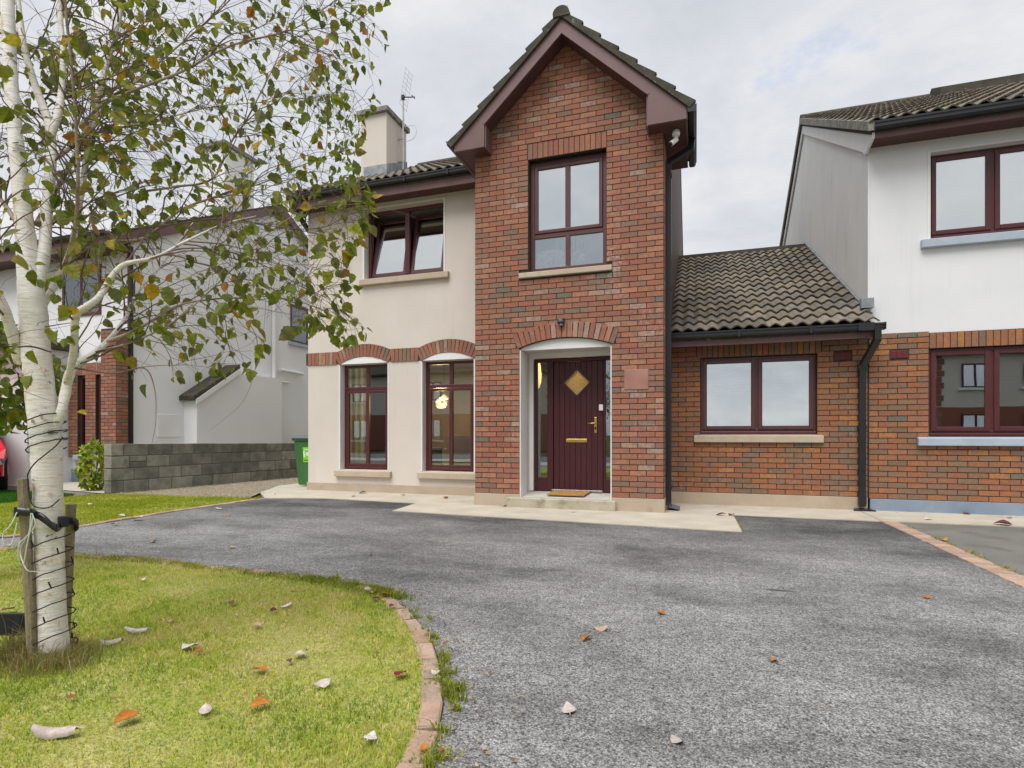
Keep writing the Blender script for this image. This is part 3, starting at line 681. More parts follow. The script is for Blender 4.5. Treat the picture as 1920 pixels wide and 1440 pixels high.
# --- brick porch bay
DX0, DX1, DZS = -2.413, -1.10, 2.292     # door opening and springing height
DXC, DHW = (DX0+DX1)/2, (DX1-DX0)/2; DR = arch_r(DHW, .118); DZC = DZS+.118-DR
VX, VZ = (-2.285, -1.168), (3.385, 4.985)
def gable_half(z): return (6.60-z)/.93
def block_porch(z):
    out = []
    zz = z
    if z < DZS+.118+.24:
        r = DR+.226; z = z+.0375
        if z > DZC+r*math.cos(math.asin(min(1, (DHW+.05)/r))): h = math.sqrt(max(0, r*r-(z-DZC)**2)) if abs(z-DZC) < r else 0
        else: h = DHW if z < DZS else DHW+.058
        if h > 0: out.append((DXC-h, DXC+h))
    z = zz
    if VZ[0] < z < VZ[1]: out.append(VX)
    if 3.29 < z < 3.385: out.append((-2.42, -1.09))
    if VZ[1] < z < VZ[1]+.228: out.append((VX[0]-.012, VX[1]+.005))
    if z > 4.98:
        h = gable_half(z)+.12
        out += [(-9, GX-h), (GX+h, 9)]
    return out
PZ0 = .19
wall_bay = MB()
def wb(x0, x1, z0, z1, d=.30): wall_bay.box(x0, x1, A, A+d, z0, z1)
wb(CX0, DX0, PZ0, DZS+.34); wb(DX1, CX1, PZ0, DZS+.34)
ts = np.linspace(-math.asin(DHW/DR), math.asin(DHW/DR), 17)
wall_bay.prism([(DXC+DR*math.sin(t), A, DZC+DR*math.cos(t)) for t in ts]+[(DX1, A, DZS+.34), (DX0, A, DZS+.34)], (0, .30, 0))
wb(CX0, CX1, DZS+.34, VZ[0]-.09); wb(CX0, VX[0], VZ[0]-.09, VZ[1]); wb(VX[1], CX1, VZ[0]-.09, VZ[1])
wall_bay.prism([(CX0, A, VZ[1]), (CX1, A, VZ[1]), (CX1, A, 5.32), (GX, A, 6.58), (CX0, A, 5.32)], (0, .30, 0))
wall_bay.box(CX0, CX0+.25, A+.30, B+.2, PZ0, 5.35); wall_bay.box(CX1-.25, CX1, A+.30, B+.2, PZ0, 5.35)
wall_bay = wall_bay.build('brick_wall', M['mortar'], house, label='red brick wall of the gabled porch bay')
put_bricks(wall_bay, [(x, z, l, h) for x, z, l, h in lay(CX0, CX1, PZ0, 6.6, block_porch, seed=1)], 'porch', A, cap=215)
sb = MB(); side_bricks(sb, 'porch', CX1, A+.02, B, PZ0, 5.0, 1); side_bricks(sb, 'porch', CX0, A+.02, B, PZ0, 5.15, -1)
sb.build('side_brickwork', M['brick'], wall_bay, kind='stuff')
n = 19
a0 = math.asin((DHW+.03)/(DR+.0))*1.0
for k in range(n):
    t = -a0+(k+.5)*2*a0/n; rm = DR+.116
    obj_of(R.choice(UNIT['porch']), 'arch_brick', wall_bay, Matrix.Translation((DXC+rm*math.sin(t), A+.011, DZC+rm*math.cos(t))) @ Matrix.Rotation(t, 4, 'Y') @ Matrix.Diagonal((2*a0*rm/n-.012, .06, .216, 1)))
n = 15; w = (VX[1]-VX[0]+.012)/n
for k in range(n):
    obj_of(R.choice(UNIT['porch']), 'soldier_brick', wall_bay, Matrix.Translation((VX[0]-.008+(k+.5)*w, A+.021, VZ[1]+.113)) @ Matrix.Diagonal((w-.011, .06, .215, 1)))
MB().box(CX0-.012, DX0-.0, A-.014, A+.05, -.02, PZ0).build('plinth', M['plinth'], house, bevel=.006)
MB().box(DX1+.0, CX1+.012, A-.014, A+.05, -.02, PZ0).build('plinth', M['plinth'], house, bevel=.006)
MB().box(CX1-.02, CX1+.012, A+.05, B, -.02, PZ0).build('plinth', M['plinth'], house, bevel=.006)
# door recess: white arch infill, jambs, soffit
DY = 8.16
mb = MB()
mb.prism([(DXC+DR*math.sin(t), A+.035, DZC+DR*math.cos(t)) for t in ts]+[(DX1, A+.035, DZS-.028), (DX0, A+.035, DZS-.028)], (0, .05, 0))
mb.box(DX0-.002, DX0+.012, A-.004, A+.30, .14, DZS-.028); mb.box(DX1-.012, DX1+.002, A-.004, A+.30, .14, DZS-.028)
mb.build('arch_infill', M['whitepaint'], house)
mb = MB(); mb.box(DX0-.06, DX1+.06, A+.085, DY+.15, DZS-.018, DZS+.2); mb.box(DX0-.06, DX0+.005, A+.301, DY+.15, .14, DZS-.018); mb.box(DX1-.005, DX1+.06, A+.301, DY+.15, .14, DZS-.018)
mb.build('porch_lining', M['cream'], house)
mb = MB(); mb.box(DX0+.005, DX0+.065, DY-.035, DY+.03, .2, DZS-.09); mb.box(DX1-.06, DX1-.005, DY-.035, DY+.03, .2, DZS-.09); mb.box(DX0+.005, DX1-.005, DY-.034, DY+.03, DZS-.09, DZS-.018)
mb.build('door_architrave', M['whitepaint'], house)
MB().prism([(DX0-.0, A-.0, .02), (DX0, A, .150), (DX0, DY+.2, .205), (DX0, DY+.2, .02)], (DX1-DX0, 0, 0)).build('porch_floor', M['slab'], house)
MB().box(-2.585, -1.035, A-.085, A-.001, -.02, .146).build('doorstep', M['step'], house, bevel=.012)
# door set
FZ0, FZ1 = .20, DZS-.10
door_set = MB(); fx0, fx1 = DX0+.07, DX1-.065
door_set.box(fx0, fx0+.045, DY, DY+.07, FZ0, FZ1); door_set.box(fx1-.02, fx1, DY, DY+.07, FZ0, FZ1); door_set.box(fx0+.045, fx1-.02, DY+.001, DY+.069, FZ1-.05, FZ1)
dx0, dx1 = fx0+.30, fx1-.125             # door leaf
door_set.box(fx0+.205, dx0-.004, DY+.001, DY+.069, FZ0, FZ1-.05); door_set.box(dx1+.004, dx1+.03, DY+.001, DY+.069, FZ0, FZ1-.05)
door_set.box(fx0+.045, fx0+.205, DY+.001, DY+.069, FZ0, FZ0+.20); door_set.box(dx1+.03, fx1-.02, DY+.001, DY+.069, FZ0, FZ0+.20)
door_set = door_set.build('door_frame', M['doorwood'], house, bevel=.004)
pane(door_set, fx0+.045, fx0+.205, FZ0+.20, FZ1-.05, DY+.035, 'glass'); pane(door_set, dx1+.03, fx1-.02, FZ0+.20, FZ1-.05, DY+.035, 'glass')
door = MB(); dz0, dz1 = FZ0+.02, FZ1-.055
for zz0, zz1 in ((dz0, 1.825-.205), (1.825+.205, dz1)): door.box(dx0, dx1, DY+.035, DY+.07, zz0, zz1)
door.prism([(dx0, DY+.0351, 1.62), ((dx0+dx1)/2-.02, DY+.0351, 1.62), ((dx0+dx1)/2-.225, DY+.0351, 1.825), ((dx0+dx1)/2-.02, DY+.0351, 2.03), (dx0, DY+.0351, 2.03)], (0, .0348, 0))
door.prism([(dx1, DY+.0351, 1.62), (dx1, DY+.0351, 2.03), ((dx0+dx1)/2-.02, DY+.0351, 2.03), ((dx0+dx1)/2+.185, DY+.0351, 1.825), ((dx0+dx1)/2-.02, DY+.0351, 1.62)], (0, .0348, 0))
door = door.build('front_door', M['doorwood'], house)
dcx, dcz, dh = (dx0+dx1)/2-.02, 1.825, .205
npl = 9
for k in range(npl):                      # planks, cut round the diamond
    x0 = dx0+.006+(dx1-dx0-.012)*k/npl+.002; x1 = dx0+.006+(dx1-dx0-.012)*(k+1)/npl-.002
    xa = min(abs(x0-dcx), abs(x1-dcx)) if not (x0 < dcx < x1) else 0
    mbp = MB(); h0 = dh+.02-abs(x0-dcx); h1 = dh+.02-abs(x1-dcx); y0, d = DY+.012, (0, .023, 0)
    if max(h0, h1) <= 0: mbp.box(x0, x1, y0, y0+.023, dz0, dz1)
    else:
        h0, h1 = max(0, h0), max(0, h1); mid = [(dcx, y0, dcz+dh+.02)] if x0 < dcx < x1 else []
        midb = [(dcx, y0, dcz-dh-.02)] if x0 < dcx < x1 else []
        mbp.prism([(x0, y0, dz1), (x0, y0, dcz+h0)]+mid+[(x1, y0, dcz+h1), (x1, y0, dz1)], d)
        mbp.prism([(x0, y0, dz0), (x1, y0, dz0), (x1, y0, dcz-h1)]+midb+[(x0, y0, dcz-h0)], d)
    mbp.build('plank', M['doorwood'], door, bevel=.003)
mb = MB()
for a in range(4):
    t0, t1 = a*math.pi/2, (a+1)*math.pi/2; ro, ri = dh+.04, dh-.012
    mb.prism([(dcx+ro*math.cos(t0), DY+.004, dcz+ro*math.sin(t0)), (dcx+ro*math.cos(t1), DY+.004, dcz+ro*math.sin(t1)), (dcx+ri*math.cos(t1), DY+.004, dcz+ri*math.sin(t1)), (dcx+ri*math.cos(t0), DY+.004, dcz+ri*math.sin(t0))], (0, .03, 0))
mb.build('diamond_frame', M['doorwood'], door)
MB().prism([(dcx-dh, DY+.018, dcz), (dcx, DY+.018, dcz-dh), (dcx+dh, DY+.018, dcz), (dcx, DY+.018, dcz+dh)], (0, .008, 0)).build('diamond_pane', M['frostlit'], door)
MB().box(dcx-.16, dcx+.155, DY+.002, DY+.013, .935, .985).build('letterbox', M['brass'], door, bevel=.004)
hx = dx1-.115
hb = MB().box(hx-.018, hx+.018, DY+.002, DY+.013, 1.075, 1.305).build('handle_plate', M['brass'], door, bevel=.003)
hl = MB(); hl.tube([(hx, DY+.005, 1.215), (hx, DY-.045, 1.215), (hx-.02, DY-.05, 1.215), (hx-.115, DY-.05, 1.214)], .0085, 8); hl.build('handle', M['brass'], door, smooth=True)
MB().box(hx-.012, hx+.012, DY-.003, DY+.003, 1.125, 1.16).build('keyhole', M['blackmatt'], door)
MB().box(dx1-.062, dx1-.002, DY-.022, DY+.012, 1.40, 1.49).build('door_chime', M['whitepaint'], door, bevel=.006)
MB().box(dx0-.02, dx1-.01, DY-.03, DY+.01, FZ0, FZ0+.028).build('threshold', M['steel'], house, bevel=.004)

# --- windows of the house
def gf_window(x0, x1):
    y = B+.12; mb = MB(); z0, z1 = WZ0+.012, WZ1-.01
    add_frame(mb, x0+.012, x1-.012, z0, z1, y, .05)
    zt = 1.90; mb.box(x0+.062, x1-.062, y+.002, y+.058, zt-.03, zt+.03); xm = (x0+x1)/2+.01
    mb.box(xm-.035, xm+.035, y+.001, y+.057, zt+.03, z1-.05)
    # opening sash below the transom
    add_frame(mb, x0+.066, x1-.066, z0+.055, zt-.034, y-.012, .048, .05)
    mb.box(xm-.034, xm+.034, y-.010, y+.036, z0+.103, zt-.082)
    mb.box(x0+.066, x1-.066, y-.02, y, z0+.01, z0+.05)
    w = mb.build('window', M['frame'], house, bevel=.006)
    pane(w, x0+.062, xm-.035, zt+.03, z1-.05, y+.02); pane(w, xm+.035, x1-.062, zt+.03, z1-.05, y+.02)
    pane(w, x0+.114, xm-.034, z0+.103, zt-.082, y+.012); pane(w, xm+.034, x1-.114, z0+.103, zt-.082, y+.012)
    return w
w = gf_window(*W1); sill_part(w, W1[0]-.09, W1[1]+.085, B-.07, B+.12, .285, .41)
w = gf_window(*W2); sill_part(w, W2[0]-.075, -3.12, B-.07, B+.12, .285, .41)
# first-floor window with both sashes tilted inwards at the top
mb = MB(); y = B+.12; x0, x1, z0, z1 = UWX[0]+.012, UWX[1]-.012, UWZ[0]+.01, UWZ[1]-.008
add_frame(mb, x0, x1, z0, z1, y, .055); xm = (x0+x1)/2+.02; mb.box(xm-.045, xm+.045, y-.004, y+.062, z0+.055, z1-.055)
w = mb.build('window', M['frame'], house, bevel=.006)
for sx0, sx1 in ((x0+.06, xm-.05), (xm+.05, x1-.06)):
    h = z1-z0-.13; tl = Matrix.Translation((0, y+.02, z0+.062)) @ Matrix.Rotation(math.radians(-10.5), 4, 'X')
    s = MB(); add_frame(s, sx0, sx1, 0, h, 0, .055, .05)
    so = s.build('sash', M['frame'], house); so.matrix_basis = tl; so.matrix_parent_inverse = wmat(house).inverted()
    s.v, s.f = [], []
    g = MB().box(sx0+.055, sx1-.055, .015, .021, .055, h-.055).build('pane', M['glasshi'], None); g.matrix_basis = tl; attach(g, so)
sill_part(w, UWX[0]-.07, UWX[1]+.11, B-.07, B+.12, 3.755, 3.88)
# porch-bay window
mb = MB(); y = A+.10; x0, x1, z0, z1 = VX[0]+.004, VX[1]-.004, VZ[0]+.005, VZ[1]-.004
add_frame(mb, x0, x1, z0, z1, y, .06); zt = 3.91; mb.box(x0+.06, x1-.06, y+.001, y+.059, zt-.035, zt+.03); xm = (x0+x1)/2-.005
mb.box(xm-.034, xm+.034, y+.002, y+.058, z0+.06, zt-.035)
add_frame(mb, x0+.064, x1-.064, zt+.034, z1-.064, y-.012, .05, .05); mb.box(xm-.036, xm+.036, y-.010, y+.036, zt+.084, z1-.114)
w = mb.build('window', M['frame2'], house, bevel=.006)
pane(w, x0+.06, xm-.034, z0+.06, zt-.035, y+.02, 'glassmid'); pane(w, xm+.034, x1-.06, z0+.06, zt-.035, y+.02, 'glassmid')
pane(w, x0+.114, xm-.036, zt+.084, z1-.114, y+.012, 'glasshi'); pane(w, xm+.036, x1-.114, zt+.084, z1-.114, y+.012, 'glasshi')
sill_part(w, -2.42, -1.09, A-.05, A+.11, 3.29, 3.386)
MB().box(VX[0], VX[1], A+.04, A+.30, VZ[1]-.002, VZ[1]+.05).build('lintel', M['blackmatt'], house)

# --- gable: barge boards, boxed ends, soffit, tiles
GY = 7.39
mb = MB()
XL, XR = -3.325, -.115
def zb_low(x): return 6.50-abs(x-GX)*.925
def zb_top(x): return 6.705-abs(x-GX)*.925
for sx, xe in ((-1, XL), (1, XR)):
    xb = -2.861 if sx < 0 else -.592
    mb.prism([(GX, GY, 6.50), (GX, GY, 6.705), (xe, GY, zb_top(xe)), (xe, GY, 5.14 if sx < 0 else 5.05), (xb, GY, 5.14 if sx < 0 else 5.05), (xb, GY, zb_low(xb))], (0, .022, 0))
    # cover lip along the lower edge
    a, b_ = Vector((GX, GY-.006, 6.50)), Vector((xb, GY-.006, zb_low(xb))); dirn = (b_-a).normalized(); nrm = Vector((-dirn.z, 0, dirn.x)); nrm = nrm if nrm.z > 0 else -nrm
    mb.prism([a, b_, b_+nrm*.03, a+nrm*.03], (0, .006, 0))
    zb = 5.14 if sx < 0 else 5.05
    mb.box(min(xb, xb+sx*-.02), max(xb, xb-sx*.02), GY+.022, A+.01, zb, zb_low(xb)) if sx > 0 else mb.box(xb-.0, xb+.02, GY+.022, A+.01, zb, zb_low(xb))
    mb.box(min(xe, xb), max(xe, xb), GY-.006, GY, zb, zb+.026)
    mb.box(xe-.012, xe+.012, GY+.022, B-.3, zb, zb_top(xe))       # fascia running back
    # box underside
mb.build('barge_board', M['upvc'], house)
mb = MB()
for sx, xe in ((-1, XL), (1, XR)):
    xb = -2.861 if sx < 0 else -.592; zb = 5.14 if sx < 0 else 5.05; xw = CX0 if sx < 0 else CX1
    mb.prism([(GX, GY+.022, 6.515), (xb, GY+.022, zb_low(xb)+.015), (xb, A+.03, zb_low(xb)+.015), (GX, A+.03, 6.515)], (0, 0, .02))
    mb.face([(min(xe, xb), GY+.01, zb+.01), (max(xe, xb), GY+.01, zb+.01), (max(xe, xb), A+.01, zb+.01), (min(xe, xb), A+.01, zb+.01)])
    mb.face([(min(xe, xw), A+.01, zb+.011), (max(xe, xw), A+.01, zb+.011), (max(xe, xw), B, zb+.011), (min(xe, xw), B, zb+.011)])
mb.build('gable_soffit', M['soffit_y'], house)
sl = math.atan(.925); gv = .925
g_back = 11.4
mb = MB()
for sx, xe in ((-1, XL-.03), (1, XR+.03)):
    mb.prism([(GX, GY, 6.70), (xe, GY, zb_top(xe)-.005), (xe, 8.72, zb_top(xe)-.005), (GX, 10.75, 6.70)], (0, 0, .03))
mb.build('gable_roof_deck', M['tiledark'], house)
cs, sn = math.cos(sl), math.sin(sl)
ncolg = int((g_back-GY)/.332)
xr0 = XR+.04; xl0 = XL-.04
tile_slope(house, (xr0, GY-.03, zb_top(xr0)+.045), (0, 1, 0), (-cs, 0, sn), ncolg, 7, gauge=.325, meshes=TILESD, singles=lambda i, j: i < 1, lift=.04, clip=lambda i, j: valley_ok(GY-.03+i*.332, zb_top(xr0)+sn*j*.325))
tile_slope(house, (xl0, GY-.03+.332*ncolg, zb_top(xl0)+.045), (0, -1, 0), (cs, 0, sn), ncolg, 7, gauge=.325, meshes=TILESD, singles=lambda i, j: i >= ncolg-1, lift=.04, clip=lambda i, j: valley_ok(GY-.03+(ncolg-1-i)*.332, zb_top(xl0)+sn*j*.325))
mb = MB()                                 # thick tile verge, stepped course by course
for sx, xe in ((-1, xl0), (1, xr0)):
    for j in range(7):
        d0, d1 = j*.325, (j+1)*.325
        xa, xb_ = xe-sx*cs*d0, xe-sx*cs*d1; za, zb_ = zb_top(xe)+sn*d0, zb_top(xe)+sn*d1
        if j == 6: xb_ = GX; zb_ = 6.71
        mb.prism([(xa, GY-.035, za-.0), (xb_, GY-.035, zb_), (xb_+sx*sn*.06, GY-.035, zb_+cs*.06), (xa+sx*sn*.105, GY-.035, za+cs*.105)], (0, .06, 0))
mb.build('tile_verge', M['tiledark'], house, kind='stuff')
for k in range(9):                        # half-round ridge tiles
    y0 = GY-.05+k*.44; zc = 6.74
    P0 = [(GX+.115*math.cos(a), y0, zc+.105*math.sin(a)) for a in np.linspace(-.35, math.pi+.35, 12)]
    MB().prism(P0+[(GX+.095*math.cos(a), y0, zc+.085*math.sin(a)) for a in np.linspace(math.pi+.35, -.35, 12)] if k else P0, (0, .435, 0)).build('ridge_tile', M['tiledark'], house)
mb = MB()
gutter(mb, (XL-.012, GY-.02, 5.305), (XL-.012, B-.15, 5.30), (-1, 0, 0)); mb.build('gutter', M['black'], house); mb = MB(); gutter(mb, (XR+.012, GY-.02, 5.205), (XR+.012, B+.1, 5.19), (1, 0, 0))
mb.box(XR+.012, XR+.122, GY-.025, GY-.019, 5.12, 5.207)
mb.build('gutter', M['black'], house)
mb = MB(); px_ = CX1+.046; py_ = A+.32
seg_pipe(mb, [(XR+.065, py_+.1, 5.13), (XR+.05, py_+.06, 4.98), (px_, py_, 4.80), (px_, py_, .09)])
for z in (4.6, 3.05, 1.65, .3): mb.box(px_-.047, px_+.047, py_-.042, py_+.05, z, z+.045)
seg_pipe(mb, [(px_, py_, .12), (px_+.02, py_-.02, .05), (px_+.13, py_-.04, .03)], .034)
mb.build('downpipe', M['black'], house)
MB().box(CX1+.001, CX1+.022, B-.035, B-.004, .2, 5.0).build('corner_trim', M['cream'], house)
MB().box(HX1-.30, HX1+.001, B+.0, B+T-.002, 2.0, 5.36).build('brown_panel', M['clad'], house)

# --- main roof
mb = MB(); mb.prism([(HX0-.16, EV_Y+.02, EV_Z-.045), (HX0-.16, RIDGE_Y, RIDGE_Z-.03), (HX0-.16, 2*RIDGE_Y-EV_Y, EV_Z-.03), (HX0-.16, 2*RIDGE_Y-EV_Y, EV_Z-.12), (HX0-.16, RIDGE_Y, RIDGE_Z-.13), (HX0-.16, EV_Y+.05, EV_Z-.12)], (HX1-HX0+.17, 0, 0))
mb.build('roof', M['tiledark'], house)
ap = math.atan(S_ROOF); cv, svv = math.cos(ap), math.sin(ap)
nc = int((HX1-HX0+.16)/.332)
tile_slope(house, (HX0-.15, EV_Y-.03, EV_Z-.01), (1, 0, 0), (0, cv, svv), nc, 17, singles=lambda i, j: j < 9 and i < 13, clip=lambda i, j: not (i > 11 and j < 8 and False))
mb = MB(); mb.lathe((HX0-.15, RIDGE_Y, RIDGE_Z+.0), [(.12, 0), (.12, HX1-HX0+.16)], 12, 'x'); mb.build('ridge', M['tiledark'], house)
mb = MB(); mb.box(HX0-.14, CX0, EV_Y+.045, EV_Y+.07, 5.19, 5.375); mb.build('fascia', M['upvc'], house)
mb = MB(); mb.box(HX0-.14, CX0, EV_Y+.07, B, 5.225, 5.245); mb.build('eaves_soffit', M['soffit'], house)
mb = MB(); mb.prism([(HX0-.16, EV_Y+.045, 5.19), (HX0-.16, B+.1, 5.19), (HX0-.16, B+.35, 5.52), (HX0-.16, EV_Y+.045, 5.375)], (.02, 0, 0)); mb.box(HX0-.16, HX0-.14, B+.1, B+.12, 5.02, 5.2); mb.build('eaves_end', M['upvc'], house)
mb = MB(); gutter(mb, (HX0-.16, EV_Y+.045, 5.43), (CX0-.08, EV_Y+.045, 5.43), (0, -1, 0))
for x in (-6.5, -5.6, -4.7, -3.9): mb.box(x, x+.03, EV_Y-.072, EV_Y+.044, 5.335, 5.425)
mb.build('gutter', M['black'], house)
# white cable/bracket on the far left corner
mb = MB(); seg_pipe(mb, [(HX0-.05, EV_Y+.0, 5.34), (HX0-.05, EV_Y+.06, 5.2), (HX0-.05, B-.06, 5.02), (HX0-.05, B+.16, 4.9), (HX0-.05, B+.16, .1)], .034); mb.build('downpipe', M['black'], house)
# chimney
ch = MB(); chx0, chx1, chy0, chy1 = -6.94, -6.31, 10.5, 11.36
ch.box(chx0, chx1, chy0, chy1, 6.2, 7.98); ch = ch.build('chimney', M['cream'], house)
MB().box(chx0-.08, chx1+.06, chy0-.07, chy1+.07, 7.98, 8.09).build('cap', M['tilemortar'], ch, bevel=.012)
mb = MB(); mb.box(chx0+.08, chx1+.02, chy0-.025, chy0-.004, 6.58, 6.86); mb.prism([(chx1+.004, chy0-.02, 6.62), (chx1+.004, chy0-.02, 6.86), (chx1+.004, chy1, 7.3), (chx1+.004, chy1, 7.05)], (.02, 0, 0))
mb.build('flashing', M['lead'], ch)
# --- brick wing
VWX, VWZ = (.062, 1.612), (1.045, 2.19)
wing = MB()
for a_, b_, c_, d_ in ((CX1, VWX[0], .185, 2.5), (VWX[1], WX1, .185, 2.5), (VWX[0], VWX[1], .185, VWZ[0]), (VWX[0], VWX[1], VWZ[1], 2.5)): wing.box(a_, b_, B, B+.3, c_, d_)
wing.prism([(WX1-.25, B+.3, 0), (WX1-.25, 17.8, 0), (WX1-.25, 17.8, 2.4), (WX1-.25, 13.3, 4.9), (WX1-.25, B+.3, 2.5)], (.247, 0, 0))
wing.box(HX1, WX1-.25, 17.5, 17.8, 0, 2.4)
wing = wing.build('brick_wall', M['mortar'], house, label='orange-brown brick wall of the single-storey wing')
def block_wing(z):
    out = []
    if VWZ[0] < z < VWZ[1]: out.append(VWX)
    if .94 < z < VWZ[0]: out.append((-.03, 1.692))
    if z > VWZ[1]: out.append((VWX[0]-.06, VWX[1]+.06))
    if 2.075 < z < 2.20: out.append((1.818, 2.043))
    return out
put_bricks(wing, [(x, z, l, h) for x, z, l, h in lay(CX1+.04, WX1-.002, .19, 2.44, block_wing, seed=8)], 'wing', B, cap=85)
n = 22; w = (VWX[1]-VWX[0]+.11)/n
for k in range(n):
    obj_of(R.choice(UNIT['wing']), 'soldier_brick', wing, Matrix.Translation((VWX[0]-.055+(k+.5)*w, B+.022, 2.303)) @ Matrix.Diagonal((w-.011, .06, .215, 1)))
MB().box(CX1+.012, WX1-.004, B-.018, B+.05, -.02, .188).build('plinth', M['plinth'], house, bevel=.006)
def vent_brick(x0, x1, z0, z1, y, parent):
    v = MB().box(x0, x1, y-.004, y+.03, z0, z1).build('air_vent', M['mortar'], parent); mb = MB()
    for r in range(4):
        for c_ in range(3):
            w_ = (x1-x0-.02)/3; h_ = (z1-z0-.02)/4
            mb.box(x0+.01+c_*w_+.003, x0+.01+(c_+1)*w_-.003, y-.010, y, z0+.01+r*h_+.003, z0+.01+(r+1)*h_-.003)
    mb.build('vent_grid', M['ventred'], v, kind='stuff')
vent_brick(1.822, 2.039, 2.08, 2.197, B-.004, house)
# wing window
mb = MB(); y = B+.05; x0, x1, z0, z1 = VWX[0]+.004, VWX[1]-.004, VWZ[0]+.01, VWZ[1]-.004; xm = (x0+x1)/2
mb.box(x0, x1, y-.03, y+.06, z0, z0+.045)
add_frame(mb, x0, x1, z0+.045, z1, y, .045); mb.box(xm-.03, xm+.03, y+.001, y+.059, z0+.09, z1-.045)
add_frame(mb, x0+.03, xm-.018, z0+.066, z1-.03, y-.018, .058, .05); add_frame(mb, xm+.018, x1-.03, z0+.066, z1-.03, y-.018, .058, .05)
w = mb.build('window', M['frame2'], house, bevel=.007)
pane(w, x0+.088, xm-.076, z0+.124, z1-.088, y, 'glasshi'); pane(w, xm+.076, x1-.088, z0+.124, z1-.088, y, 'glasshi')
sill_part(w, -.03, 1.69, B-.055, B+.05, .935, 1.055)
# wing roof
WEY, WEZ, WRY, WRZ = 8.42, 2.50, 13.3, 5.03
ws = (WRZ-WEZ)/(WRY-WEY); wa = math.atan(ws)
mb = MB(); mb.prism([(CX1+.04, WEY+.02, WEZ-.03), (CX1+.04, WRY, WRZ-.03), (CX1+.04, 17.9, 2.6), (CX1+.04, 17.9, 2.5), (CX1+.04, WRY, WRZ-.13), (CX1+.04, WEY+.05, WEZ-.1)], (WX1-CX1-.042, 0, 0)); mb.build('wing_roof', M['tiledark'], house)
tile_slope(house, (CX1+.045, WEY-.03, WEZ+.0), (1, 0, 0), (0, math.cos(wa), math.sin(wa)), 8, 16, gauge=.343, singles=lambda i, j: True, pitchcol=.328)
mb = MB(); mb.box(CX1+.04, WX1+.0, WRY-.09, WRY+.12, WRZ-.07, WRZ+.09); mb.build('wing_ridge', M['tiledark'], house)
mb = MB(); mb.prism([(WX1-.035, WEY+.45, WEZ+.25+.045), (WX1-.035, WRY, WRZ+.06), (WX1-.035, WRY, WRZ+.14), (WX1-.035, WEY+.45, WEZ+.34)], (.030, 0, 0))
mb.box(WX1-.10, WX1+.05, B-.10, B-.012, WEZ+.27, WEZ+.40); mb.build('flashing', M['lead'], house)
mb = MB(); mb.box(CX1+.04, WX1+.01, WEY+.05, WEY+.075, 2.325, 2.47); mb.build('fascia', M['upvc'], house)
mb = MB(); mb.box(CX1+.04, WX1+.01, WEY+.075, B, 2.42, 2.432); mb.build('eaves_soffit', M['soffit'], house)
mb = MB(); gutter(mb, (CX1+.04, WEY+.05, 2.515), (2.335, WEY+.05, 2.505), (0, -1, 0))
for x in (.55, 1.45): mb.box(x, x+.03, WEY-.066, WEY+.045, 2.415, 2.512)
mb.box(2.02, 2.20, WEY-.068, WEY+.046, 2.41, 2.512); mb.box(2.325, 2.338, WEY-.06, WEY+.048, 2.42, 2.51)
mb.build('gutter', M['black'], house)
mb = MB(); gx = 2.152
seg_pipe(mb, [(gx+.10, WEY-.005, 2.43), (gx+.10, WEY+.0, 2.30), (gx+.06, WEY+.12, 2.17), (gx, B-.055, 1.98), (gx, B-.055, .08)], .038)
for z in (2.28, 1.95, 1.1, .32): pass
mb.box(gx-.048, gx+.048, B-.10, B-.005, 1.93, 2.0); mb.box(gx-.046, gx+.046, B-.098, B-.005, 1.12, 1.165); mb.box(gx-.045, gx+.045, B-.098, B-.005, .10, .20)
mb.prism([(gx-.12, B-.14, .012), (gx+.14, B-.15, .012), (gx+.10, B-.02, .02), (gx-.09, B-.02, .02)], (0, 0, .018))
mb.build('downpipe', M['black'], house)

# interior rooms behind the glass
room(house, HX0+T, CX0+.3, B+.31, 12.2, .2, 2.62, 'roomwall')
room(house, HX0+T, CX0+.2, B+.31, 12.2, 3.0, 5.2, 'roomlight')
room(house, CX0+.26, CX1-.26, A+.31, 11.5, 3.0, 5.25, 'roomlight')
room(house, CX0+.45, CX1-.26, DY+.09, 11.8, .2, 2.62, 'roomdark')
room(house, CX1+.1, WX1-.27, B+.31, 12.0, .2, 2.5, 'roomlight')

# ------------------------------------------------------------------ things fixed to or standing at the house
sl_ = thing('security_light', 'small black floodlight fixed at the crown of the brick door arch', 'light', (-1.79, A-.02, 2.63))
mb = MB().box(-1.84, -1.745, A-.075, A-.025, 2.60, 2.675); mb.build('lamp_head', M['black'], sl_, bevel=.006)
MB().box(-1.825, -1.76, A-.082, A-.074, 2.625, 2.665).build('lens', M['lampglass'], sl_)
mb = MB(); mb.lathe((-1.79, A-.055, 2.565), [(.012, 0), (.026, .008), (.026, .03), (.014, .036)], 12); mb.build('sensor', M['lampglass'], sl_)
MB().box(-1.805, -1.775, A-.03, A-.006, 2.56, 2.66).build('bracket', M['black'], sl_)
hs = MB(); hs.box(-.925, -.605, A-.022, A-.009, 1.655, 1.925); tag(hs.build('house_plaque', M['sign'], None, bevel=.01), 'faded pinkish plaque on the brick right of the front door', 'plaque')
dm = MB(); dm.prism([(-2.045, DY-.40, .175), (-1.50, DY-.40, .175), (-1.47, DY-.05, .2), (-2.0, DY-.05, .2)], (0, 0, .022)); tag(dm.build('doormat', M['mat'], None, bevel=.006), 'golden brown coir doormat on the slab below the front door', 'doormat')
cam_t = thing('security_camera', 'white security camera hanging under the right eave of the brick gable', 'camera', (-.27, 7.75, 5.0))
